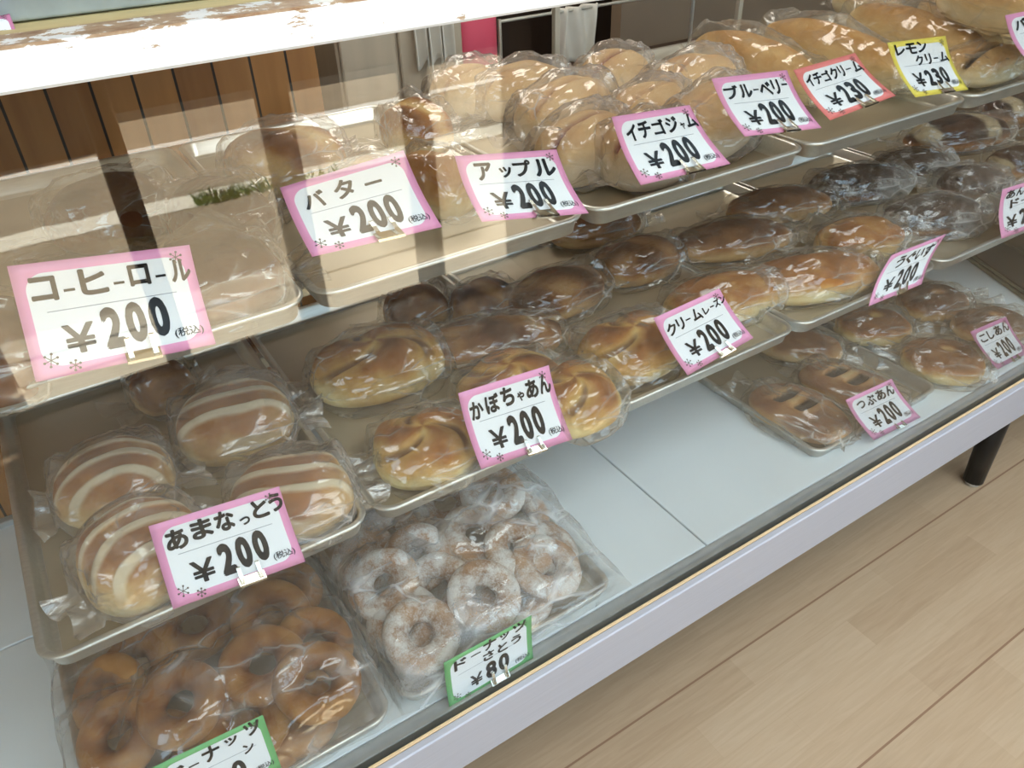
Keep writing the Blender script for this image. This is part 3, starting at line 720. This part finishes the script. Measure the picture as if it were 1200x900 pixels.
for p1, p2, w_, h_, dz, lb in [((825, 52), (960, 108), .095, .078, 0, 'long roll nearest the jam buns, behind the red-edged card'),
                           ((905, 38), (1055, 92), .095, .080, .0, 'long roll second from the jam buns, behind the yellow card'),
                           ((1000, 20), (1150, 68), .095, .080, .0, 'long roll with a bright end above the yellow card'),
                           ((1085, 8), (1195, 50), .095, .080, .0, 'long roll at the far end, touching the pink corner card'),
                           ((975, -2), (1060, 14), .075, .065, .0, 'long roll farthest back behind the others'),
                           ((1110, -8), (1215, 22), .09, .07, .085, 'long roll lying highest at the top corner')]:
    bun('roll', 'roll', p1, p2, w_, h_, zt + dz, lb, g, L_=.2 if 'farthest back' in lb else None, name='bagged_roll', cat='roll', tail=(.25, .35), bag=M_bag_clear)
bun('pale', 'roll', (1118, 88), (1185, 66), .11, .055, zt, 'small pale roll underneath the bright-ended long roll', None, name='bagged_roll', cat='roll')

# ------------------------------------------------------------------ doughnuts
def donut_mesh(seed, Rm=.0375, rm=.0198):
    rs = random.Random(seed); off = Vector((rs.uniform(0, 40), rs.uniform(0, 40), 0)); nu, nv = 56, 28
    vs = []; tone = []; fs = []
    for i in range(nu):
        u = 2 * math.pi * i / nu
        for j in range(nv):
            v = 2 * math.pi * j / nv
            k = 1 + .10 * noise.noise(Vector((math.cos(u) * 1.4, math.sin(u) * 1.4, math.sin(v) * .8)) + off) + .03 * noise.noise(Vector((math.cos(u) * 5, math.sin(u) * 5, v)) + off)
            r = Rm + rm * math.cos(v) * k
            vs.append((r * math.cos(u), r * math.sin(u) * (1 + .03 * math.sin(seed)), rm * .84 * math.sin(v) * k + rm * .84))
            tone.append(min(1, max(0, .45 - .32 * math.sin(v) * .4 - .25 * math.cos(v) + .25 * noise.noise(Vector((math.cos(u) * 2, math.sin(u) * 2, v)) + off))))
    for i in range(nu):
        for j in range(nv): fs.append((i * nv + j, ((i + 1) % nu) * nv + j, ((i + 1) % nu) * nv + (j + 1) % nv, i * nv + (j + 1) % nv))
    me = bpy.data.meshes.new('ring_doughnut'); me.from_pydata(vs, [], fs); me.update()
    a = me.attributes.new('tone', 'FLOAT', 'POINT'); a.data.foreach_set('value', tone)
    me.polygons.foreach_set('use_smooth', [True] * len(me.polygons)); fix_normals(me)
    return me
from mathutils.bvhtree import BVHTree
def pile(spec, mat, group, name, sd0, box):
    """stack the rings: buried ones first, each next one rests clear of those already lying there"""
    placed = []; tops = []; objs = {}
    x0, x1, y0 = box
    for i in sorted(range(len(spec)), key=lambda k: spec[k][2]):
        px, py, z, rx, ry, label = spec[i]; sd = sd0 + i
        me = donut_mesh(sd)
        rot = Matrix.Rotation(math.radians(rx), 4, 'X') @ Matrix.Rotation(math.radians(ry), 4, 'Y') @ Matrix.Rotation(sd * 1.3, 4, 'Z') @ Matrix.Translation((0, 0, -.0165))
        loc = [rot @ v.co for v in me.vertices]; polys = [tuple(p.vertices) for p in me.polygons]
        lo = [min(v[k] for v in loc) for k in range(3)]; hi = [max(v[k] for v in loc) for k in range(3)]
        best = None; bn = 1e9; got = 0
        for step in range(30):
            c = at(px, py, z + .003 * step)
            if c[2] + lo[2] < .0045: continue
            c[0] = min(max(c[0], x0 - lo[0]), x1 - hi[0]); c[1] = max(c[1], y0 - lo[1])
            vv = [v + Vector(c) for v in loc]
            bt = BVHTree.FromPolygons(vv, polys)
            n_ov = sum(len(bt.overlap(o)) for o in placed) * (1 + .05 * got)
            if n_ov < bn: best, bn = (c, bt), n_ov
            got += 1
            if n_ov == 0 or got >= 9: break
        c, bt = best
        placed.append(bt); tops.append((float(c[0]), float(c[1]), float(c[2])))
        o = link(name, me, B[mat]); o.matrix_world = Matrix.Translation(tuple(c)) @ rot
        tag(o, label, 'doughnut', group)
    return tops
gp, gs = 'plain ring doughnuts in the big bag', 'sugared ring doughnuts in the big bag'
plain = [(212, 825, .066, 12, -8, 'plain doughnut in full view, nearest the green-edged card\'s left corner'),
         (308, 778, .064, 14, 4, 'plain doughnut in full view right of the central one'),
         (385, 825, .054, 16, 10, 'plain doughnut at the tray\'s right front, beside the sugared bag'),
         (228, 732, .064, 10, 6, 'plain doughnut just under the pink card\'s left corner'),
         (318, 722, .055, 20, 8, 'plain doughnut just under the steel clip of the pink card'),
         (163, 785, .050, 16, -18, 'plain doughnut leaning at the left behind the central one'),
         (128, 815, .045, 24, -32, 'plain doughnut tilted against the bag\'s left side'),
         (140, 862, .036, 14, -18, 'plain doughnut low at the left, below the tilted one'),
         (185, 885, .026, 10, -10, 'plain doughnut at the tray front under the central one'),
         (287, 846, .026, 12, 4, 'plain doughnut half covered by the green-edged card\'s upper edge'),
         (362, 872, .018, 6, 6, 'plain doughnut lying flat under the right front one'),
         (322, 890, .022, 4, 0, 'plain doughnut behind the green-edged card\'s right corner'),
         (385, 745, .036, 14, 18, 'frosty plain doughnut at the right side behind the others'),
         (355, 685, .045, 12, 0, 'plain doughnut deepest under the pink card\'s right corner')]
plain_tops = pile(plain, 'donut', gp, 'ring_doughnut', 11, (-.205, .172, .040))
sugar = [(558, 627, .072, 14, 6, 'sugared doughnut with a small dark hole on top of the pile'),
         (608, 643, .058, 12, 14, 'sugared doughnut overlapped by the topmost one'),
         (658, 685, .038, 14, 12, 'sugared doughnut at the tray\'s right front corner'),
         (583, 718, .050, 20, 4, 'whitest sugared doughnut just above the green-edged card'),
         (513, 690, .060, 22, -16, 'sugared doughnut left of the whitest one, in the middle'),
         (503, 757, .040, 20, 0, 'sugared doughnut at the front left beside the green-edged card'),
         (446, 742, .034, 14, -24, 'sugared doughnut low at the bag\'s left front, mostly behind the front one'),
         (457, 632, .052, 18, -12, 'sugared doughnut under the pumpkin tray\'s left corner'),
         (487, 655, .048, 18, -28, 'sugared doughnut tilted on its side at the left rear'),
         (440, 690, .034, 16, -24, 'sugared doughnut low at the bag\'s left side'),
         (577, 578, .058, 12, 0, 'sugared doughnut at the back, half under the pumpkin tray'),
         (618, 597, .050, 16, 10, 'sugared doughnut at the back right behind the topmost one'),
         (650, 635, .036, 10, 20, 'sugared doughnut against the tray\'s right side'),
         (522, 590, .052, 12, -6, 'sugared doughnut at the back left below the pumpkin tray'),
         (622, 722, .020, 4, 2, 'sugared doughnut lying flat at the front, half under others'),
         (428, 655, .028, 14, -20, 'sugared doughnut farthest left next to the plain ones')]
sugar_tops = pile(sugar, 'sugar', gs, 'sugared_doughnut', 51, (.190, .556, .042))

def drape(name, x0, x1, y0, y1, pile, mat, label, seed):
    """big clear bag drawn over a tray of doughnuts"""
    pts = pile
    nx, ny = 110, 130; vs = []; fs = []; off = Vector((seed * 3.1, seed * 1.7, 0))
    for i in range(nx + 1):
        for j in range(ny + 1):
            x = x0 + (x1 - x0) * i / nx; y = y0 + (y1 - y0) * j / ny
            ed = min(x - x0, x1 - x, y - y0, y1 - y)
            z = .031
            for p in pts:
                d2 = (x - p[0]) ** 2 + (y - p[1]) ** 2; hgt = p[2] + .030
                z = max(z, .031 + (hgt - .031) * math.exp(-(max(0, math.sqrt(d2) - .045) / .055) ** 2))
            z = .0025 + (z - .0025) * sstep(-.004, .020, ed)
            cr = 1 - abs(noise.noise(Vector((x * 16 + y * 7, y * 9 - x * 3, 0)) + off)) * 2.4
            cr2 = 1 - abs(noise.noise(Vector((x * 40, y * 34, 1)) + off)) * 2.4
            z += (.0045 * max(0, cr) ** 3 + .0025 * max(0, cr2) ** 2) * sstep(0, .03, ed)
            if ed < .02: z += .004 * (1 - ed / .02) * (1 + noise.noise(Vector((x * 45, y * 45, 4)) + off))
            vs.append((x + .010 * noise.noise(Vector((y * 13, x * 5, 7)) + off), y + .010 * noise.noise(Vector((x * 13, y * 5, 9)) + off), z))
    for i in range(nx):
        for j in range(ny): a = i * (ny + 1) + j; fs.append((a, a + ny + 1, a + ny + 2, a + 1))
    o = MB().add(vs, fs).build(name, mat, None, True)
    return tag(o, label, 'bag')
drape('plastic_bag', -.222, .186, .027, .61, plain_tops, M_sheet_plain, 'big clear plastic bag pulled over the tray of plain doughnuts', 1)
drape('plastic_bag',   .176, .585, .027, .62, sugar_tops, M_sheet_sugar, 'big frosted plastic bag pulled over the tray of sugared doughnuts', 2)

# ------------------------------------------------------------------ price cards
def card_mat(name, border):
    m, nt, out = new_mat(name)
    p = N(nt, 'ShaderNodeBsdfPrincipled', Roughness=.45); L(nt, p.outputs[0], out.inputs[0])
    uv = N(nt, 'ShaderNodeUVMap'); sp = N(nt, 'ShaderNodeSeparateXYZ'); L(nt, uv.outputs[0], sp.inputs[0])
    # rounded white panel: distance field in card units (1.48 x 1)
    def ax(o, size, half):
        d = math_(nt, 'ABSOLUTE', math_(nt, 'MULTIPLY', math_(nt, 'SUBTRACT', o, .5), size)); return math_(nt, 'MAXIMUM', math_(nt, 'SUBTRACT', d, half), 0.0)
    dx = ax(sp.outputs[0], 1.48, .65 - .16); dy = ax(sp.outputs[1], 1.0, .41 - .16)
    dd = math_(nt, 'SQRT', math_(nt, 'ADD', math_(nt, 'MULTIPLY', dx, dx), math_(nt, 'MULTIPLY', dy, dy)))
    ins = math_(nt, 'LESS_THAN', dd, .16)
    ln = math_(nt, 'MULTIPLY', math_(nt, 'LESS_THAN', math_(nt, 'ABSOLUTE', math_(nt, 'SUBTRACT', sp.outputs[1], .565)), .004),
               math_(nt, 'LESS_THAN', math_(nt, 'ABSOLUTE', math_(nt, 'SUBTRACT', sp.outputs[0], .5)), .36))
    mx = N(nt, 'ShaderNodeMix', _data_type='RGBA'); L(nt, ins, mx.inputs[0]); mx.inputs[6].default_value = lin(border); mx.inputs[7].default_value = lin('#EDF0F3')
    m2 = N(nt, 'ShaderNodeMix', _data_type='RGBA'); L(nt, ln, m2.inputs[0]); L(nt, mx.outputs[2], m2.inputs[6]); m2.inputs[7].default_value = lin('#9aa0a8')
    L(nt, m2.outputs[2], p.inputs['Base Color'])
    return m
CM = dict(pink=card_mat('pink_card', '#E79DC4'), rose=card_mat('rose_card', '#E8837F'), yellow=card_mat('yellow_card', '#EBD95E'), green=card_mat('green_card', '#6FB573'), mauve=card_mat('mauve_card', '#C77FA6'))
_tc = {}
def text_mesh(body, bold):
    key = (body, bold)
    if key in _tc: return _tc[key]
    cu = bpy.data.curves.new('t', 'FONT'); cu.body = body; cu.resolution_u = 4
    ob = bpy.data.objects.new('t', cu); COL.objects.link(ob)
    bpy.context.view_layer.update()
    me = bpy.data.meshes.new_from_object(ob.evaluated_get(bpy.context.evaluated_depsgraph_get()))
    v = np.array([x.co[:2] for x in me.vertices]) if len(me.vertices) else np.zeros((0, 2)); f = [tuple(p.vertices) for p in me.polygons]
    bpy.data.objects.remove(ob); bpy.data.curves.remove(cu); bpy.data.meshes.remove(me)
    if len(v) and bold:
        n0 = len(v); vv = [v]; ff = list(f)
        for k in range(8):
            a = k * math.pi / 4
            vv.append(v + bold * np.array([math.cos(a), math.sin(a)])); ff += [tuple(i + n0 * (k + 1) for i in t) for t in f]
        v = np.concatenate(vv); f = ff
    _tc[key] = (v, f); return v, f

class Card:
    def __init__(s, tl, tr, br, bl, y, sag=.006, lean=.026):
        s.bl, s.br = aty(*bl, y), aty(*br, y)
        s.tl, s.tr = aty(*tl, y + lean), aty(*tr, y + lean)
        w = np.linalg.norm(s.br - s.bl); h = np.linalg.norm(s.tl - s.bl)
        s.n = _n(np.cross(s.br - s.bl, s.tl - s.bl)); s.w, s.h, s.sag = w, h, sag
        if s.n[1] > 0: s.n = -s.n
    def P(s, u, v, off=0.0):
        p = (s.bl * (1 - u) + s.br * u) * (1 - v) + (s.tl * (1 - u) + s.tr * u) * v
        return p + s.n * (off - s.sag * math.sin(math.pi * v) + .0 * u)
def price_card(px, y, color, pieces, label, price='200', sag=.006, clip=.58, fine=(.785, .955, .125, .225), yen=(.19, .36, .17, .43), pr=(.40, .80, .15, .53), pbold=.05, lean=.026):
    c = Card(*px, y, sag, lean)
    mid = c.P(.5, 0)
    e = empty('price_card', tuple(mid)); tag(e, label, 'price card', 'handwritten price cards')
    nu, nv = 14, 12; vs = []; fs = []; uvs = []
    for side in (0, 1):
        for i in range(nu + 1):
            for j in range(nv + 1): vs.append(c.P(i / nu, j / nv, -.0005 * side) - mid)
    q = (nu + 1) * (nv + 1); idx = lambda s, i, j: s * q + i * (nv + 1) + j
    for s_ in (0, 1):
        for i in range(nu):
            for j in range(nv):
                f = [idx(s_, i, j), idx(s_, i + 1, j), idx(s_, i + 1, j + 1), idx(s_, i, j + 1)]; fs.append(f if s_ == 0 else f[::-1])
    for i in range(nu):
        fs.append([idx(0, i, 0), idx(1, i, 0), idx(1, i + 1, 0), idx(0, i + 1, 0)]); fs.append([idx(0, i, nv), idx(0, i + 1, nv), idx(1, i + 1, nv), idx(1, i, nv)])
    for j in range(nv):
        fs.append([idx(0, 0, j), idx(0, 0, j + 1), idx(1, 0, j + 1), idx(1, 0, j)]); fs.append([idx(0, nu, j), idx(1, nu, j), idx(1, nu, j + 1), idx(0, nu, j + 1)])
    me = bpy.data.meshes.new('card'); me.from_pydata([tuple(v) for v in vs], [], fs); me.update()
    ul = me.uv_layers.new(name='UVMap')
    for lp in me.loops:
        k = lp.vertex_index % q; ul.data[lp.index].uv = ((k // (nv + 1)) / nu, (k % (nv + 1)) / nv)
    me.polygons.foreach_set('use_smooth', [True] * len(me.polygons))
    link('card', me, CM[color], e)
    def lay(name, items, mat):
        mb = MB()
        for body, u0, u1, v0, v1, bold in items:
            v, f = text_mesh(body, bold)
            if len(v) == 0: continue
            lo, hi = v.min(0), v.max(0); sz = np.maximum(hi - lo, 1e-6)
            mb.add([c.P(u0 + (p[0] - lo[0]) / sz[0] * (u1 - u0), v0 + (p[1] - lo[1]) / sz[1] * (v1 - v0), .0007) - mid for p in v], f)
        return mb.build(name, mat, e) if mb.f else None
    lay('product_name', pieces, M_ink)
    if price: lay('price', [('¥', *yen, .018)] + [(ch, pr[0] + (pr[1] - pr[0]) * k / len(price), pr[0] + (pr[1] - pr[0]) * (k + .84) / len(price), pr[2] + .012 * k, pr[3] + .012 * k, pbold) for k, ch in enumerate(price)], M_ink)
    if fine: lay('tax_note', [('(税込)', *fine, .012)], M_ink2)
    mb = MB()
    for u, v, r in ((.10, .155, .055), (.215, .075, .042), (.90, .90, .05)):
        for k in range(6):
            a = k * math.pi / 3 + .3; ca, sa = math.cos(a), math.sin(a)
            def q_(d, w_): return c.P(u + (d * ca - w_ * sa) / 1.48, v + d * sa + w_ * ca, .0008) - mid
            mb.add([q_(0, -.0035), q_(r, -.0035), q_(r, .0035), q_(0, .0035)], [(0, 1, 2, 3)])
            mb.add([q_(r + .012 * math.cos(t * 1.047), .012 * math.sin(t * 1.047)) for t in range(6)], [tuple(range(6))])
    mb.build('snowflake_print', M_deco, e)
    if clip is not None:
        fx = _n(c.br - c.bl); fy = _n(c.P(clip, .25) - c.P(clip, 0)); fn = np.cross(fx, fy)
        if fn[1] > 0: fn = -fn
        o = c.P(clip, 0); W2 = .015
        k = tag(empty('binder_clip', tuple(o)), 'steel binder clip ' + CLIP[0], 'binder clip', 'steel binder clips')
        def T(a, b, d): return tuple(fx * a + fy * b + fn * d)
        prof = [(-.001, -.006), (-.0015, .006), (.001, .0072), (.009, .0022), (.009, .0012), (.001, .004), (.0005, -.004), (.009, -.0012), (.009, -.0022), (.001, -.0072)]
        vs = [T(sx * W2, b, d) for sx in (-1, 1) for b, d in prof]; n_ = len(prof)
        fs = [(i, (i + 1) % n_, n_ + (i + 1) % n_, n_ + i) for i in range(n_)] + [tuple(range(n_)), tuple(range(n_, 2 * n_))[::-1]]
        MB().add(vs, fs).build('body', M_chrome, k)
        for sx in (-1, 1):
            b = MB(); ww = .0022; x0 = sx * .0105
            pr_ = [(.004, .0078), (.010, .0055), (.016, .0042), (.0215, .0034), (.0225, .0026)]
            vs = []
            for bb, dd in pr_:
                for xx in (-ww, ww):
                    for t in (0, .0008): vs.append(T(x0 + xx, bb, dd + t))
            fs = []
            for i in range(len(pr_) - 1):
                a0, a1 = i * 4, (i + 1) * 4
                for p_, q2 in ((0, 1), (1, 3), (3, 2), (2, 0)): fs.append((a0 + p_, a0 + q2, a1 + q2, a1 + p_))
            e0 = (len(pr_) - 1) * 4
            fs += [(0, 2, 3, 1), (e0, e0 + 1, e0 + 3, e0 + 2)]
            b.add(vs, fs).build('arm', M_chrome, k)
    return e
CLIP = ['']
def pc(clip_label, *a, **k):
    CLIP[0] = clip_label; return price_card(*a, **k)
b3, b2, b1 = .042, .034, .02
YT, YM = .118, .092
pc('on the large coffee roll card', [(8, 312), (222, 287), (253, 403), (42, 448)], YT, 'pink',
   [('コ', .08, .22, .66, .88, b2), ('ー', .25, .31, .72, .745, b1), ('ヒ', .34, .49, .66, .90, b2), ('ー', .52, .58, .72, .745, b1), ('ロ', .61, .73, .68, .88, b2), ('ー', .76, .82, .73, .755, b1), ('ル', .85, .97, .66, .88, b2)],
   'pink-edged card reading coffee roll 200 yen, largest at the left')
pc('on the butter card', [(328, 220), (473, 176), (518, 266), (366, 301)], YT, 'pink',
   [('バ', .12, .28, .62, .84, b2), ('タ', .36, .52, .64, .88, b2), ('ー', .60, .74, .72, .755, b2)], 'pink-edged card reading butter 200 yen, left of the apple card')
pc('on the apple card', [(533, 183), (652, 175), (690, 250), (565, 260)], YT, 'pink',
   [('ア', .14, .30, .62, .88, b2), ('ッ', .36, .48, .64, .80, b2), ('プ', .50, .68, .64, .88, b2), ('ル', .70, .92, .62, .88, b2)], 'pink-edged card reading apple 200 yen, right of the butter card')
pc('on the strawberry jam card', [(717, 137), (808, 123), (856, 192), (751, 217)], YT, 'pink',
   [('イ', .10, .23, .62, .86, b2), ('チ', .25, .40, .63, .88, b2), ('ゴ', .42, .57, .64, .87, b2), ('ジ', .59, .74, .64, .88, b2), ('ャ', .76, .82, .66, .77, b1), ('ム', .84, .98, .66, .88, b2)], 'pink-edged card reading strawberry jam 200 yen at the pale buns')
pc('on the blueberry card', [(834, 92), (922, 82), (963, 150), (873, 160)], YT, 'pink',
   [('ブ', .08, .26, .64, .86, b2), ('ル', .27, .43, .64, .86, b2), ('ー', .45, .52, .74, .765, b1), ('ベ', .53, .69, .64, .86, b2), ('リ', .71, .81, .64, .88, b2), ('ー', .84, .92, .77, .80, b1)], 'pink-edged card reading blueberry 200 yen')
pc('on the red-edged card', [(930, 82), (1002, 62), (1050, 112), (973, 141)], YT, 'rose',
   [('イ', .08, .19, .64, .86, b2), ('チ', .20, .32, .64, .86, b2), ('ゴ', .33, .45, .64, .85, b2), ('ク', .46, .58, .64, .86, b2), ('リ', .60, .68, .64, .86, b2), ('ー', .71, .79, .74, .765, b1), ('ム', .82, .96, .64, .86, b2)], 'red-edged card reading strawberry cream 230 yen', price='230')
pc('on the yellow card', [(1040, 50), (1108, 42), (1135, 105), (1073, 114)], YT, 'yellow',
   [('レ', .08, .24, .76, .95, b2), ('モ', .26, .44, .76, .95, b2), ('ン', .46, .62, .77, .96, b2), ('ク', .36, .50, .55, .73, b2), ('リ', .54, .64, .55, .74, b2), ('ー', .68, .76, .63, .655, b1), ('ム', .79, .95, .56, .74, b2)], 'yellow-edged card reading lemon cream 230 yen', price='230', pr=(.40, .82, .16, .46))
pc('on the pink card at the top corner', [(1178, 18), (1250, 3), (1275, 52), (1203, 70)], YT, 'pink',
   [('バ', .10, .28, .64, .88, b2)], 'pink-edged card cut off by the upper right picture edge')
pc('on the sweet bean card above the plain doughnuts', [(174, 617), (327, 570), (358, 658), (203, 714)], YM, 'pink',
   [('あ', .08, .24, .62, .88, b3), ('ま', .27, .43, .66, .91, b3), ('な', .45, .60, .66, .92, b3), ('っ', .63, .71, .66, .76, b2), ('と', .74, .87, .68, .92, b3), ('う', .88, .99, .70, .94, b3)], 'pink-edged sweet bean bun card above the plain doughnuts', pbold=.06)
pc('on the pumpkin card', [(537, 461), (643, 428), (671, 515), (564, 550)], YM, 'pink',
   [('か', .07, .21, .60, .84, b3), ('ぼ', .235, .385, .62, .87, b3), ('ち', .41, .55, .65, .90, b3), ('ゃ', .58, .66, .66, .79, b2), ('あ', .685, .825, .65, .90, b3), ('ん', .84, .97, .66, .92, b3)], 'pink-edged pumpkin bun card above the empty white deck', pbold=.055)
pc('on the cream raisin card', [(766, 373), (843, 338), (883, 396), (806, 440)], YM, 'pink',
   [('ク', .08, .22, .62, .82, b2), ('リ', .24, .34, .64, .84, b2), ('ー', .37, .44, .74, .765, b1), ('ム', .47, .61, .66, .87, b2), ('レ', .64, .73, .69, .82, b2), ('ー', .75, .81, .76, .785, b1), ('ズ', .82, .91, .72, .87, b2), ('ン', .92, 1.0, .74, .88, b2)], 'pink-edged cream raisin card with eight small letters')
pc('on the strongly tilted card', [(1045, 299), (1109, 274), (1080, 333), (1018, 359)], YM, 'pink',
   [('う', .22, .38, .62, .86, b2), ('ぐ', .40, .56, .62, .87, b2), ('い', .58, .72, .64, .86, b2), ('す', .73, .90, .62, .88, b2)], 'strongly slanted pink-edged card at the golden bean buns')
pc('on the cut-off fried bun card', [(1175, 222), (1245, 200), (1250, 252), (1174, 280)], YM, 'pink',
   [('あ', .08, .22, .76, .93, b2), ('ん', .24, .36, .76, .93, b2), ('ド', .16, .30, .54, .72, b2), ('ー', .33, .42, .62, .645, b1), ('ナ', .45, .60, .54, .73, b2)], 'pink-edged fried bun card cut off by the right picture edge', pr=(.30, .72, .14, .46), yen=(.10, .26, .16, .40))
pc('on the slit bun card', [(991, 469), (1045, 444), (1079, 489), (1024, 516)], .037, 'pink',
   [('つ', .14, .30, .66, .84, b2), ('ぶ', .33, .52, .64, .88, b2), ('あ', .55, .74, .65, .90, b2), ('ん', .76, .93, .66, .91, b2)], 'pink-edged card on the deck at the buns with two slits', sag=.008, lean=.012)
pc('on the dimpled bun card', [(1137, 389), (1179, 371), (1206, 413), (1169, 433)], .042, 'mauve',
   [('こ', .12, .30, .64, .84, b2), ('し', .34, .50, .64, .87, b2), ('あ', .54, .74, .65, .90, b2), ('ん', .76, .94, .66, .91, b2)], 'mauve-edged card on the deck at the dimpled round buns', sag=.006, lean=.012)
pc('on the 80 yen card', [(520, 777), (623, 721), (625, 772), (527, 831)], .011, 'green',
   [('ド', .10, .24, .68, .90, b2), ('ー', .29, .40, .80, .825, b1), ('ナ', .43, .58, .76, .98, b2), ('ッ', .62, .73, .80, .94, b2), ('ツ', .77, .93, .80, 1.0, b2), ('さ', .42, .55, .54, .73, b2), ('と', .59, .71, .55, .74, b2), ('う', .75, .87, .56, .74, b2)],
   'green-edged card reading 80 yen in front of the sugared doughnuts', price='80', pr=(.44, .74, .14, .48), yen=(.26, .40, .16, .40), sag=.002, lean=.012)
pc('on the green card at the picture bottom', [(178, 900), (308, 838), (330, 900), (203, 965)], .011, 'green',
   [('ド', .10, .24, .60, .84, b2), ('ー', .27, .36, .72, .745, b1), ('ナ', .40, .56, .66, .92, b2), ('ッ', .61, .73, .76, .90, b2), ('ツ', .80, .95, .76, 1.0, b2), ('ン', .74, .84, .50, .66, b2)],
   'green-edged card cut off by the bottom edge, before the plain doughnuts', price='80', pr=(.44, .74, .14, .46), yen=(.26, .40, .16, .40), sag=.002, lean=.012)
pc('on the card above the chipped rail', [(-62, 32), (11, 16), (22, 46), (-52, 62)], .024, 'mauve', [], 'mauve-edged card corner above the chipped white rail', price='', fine=None, clip=None, sag=.002)
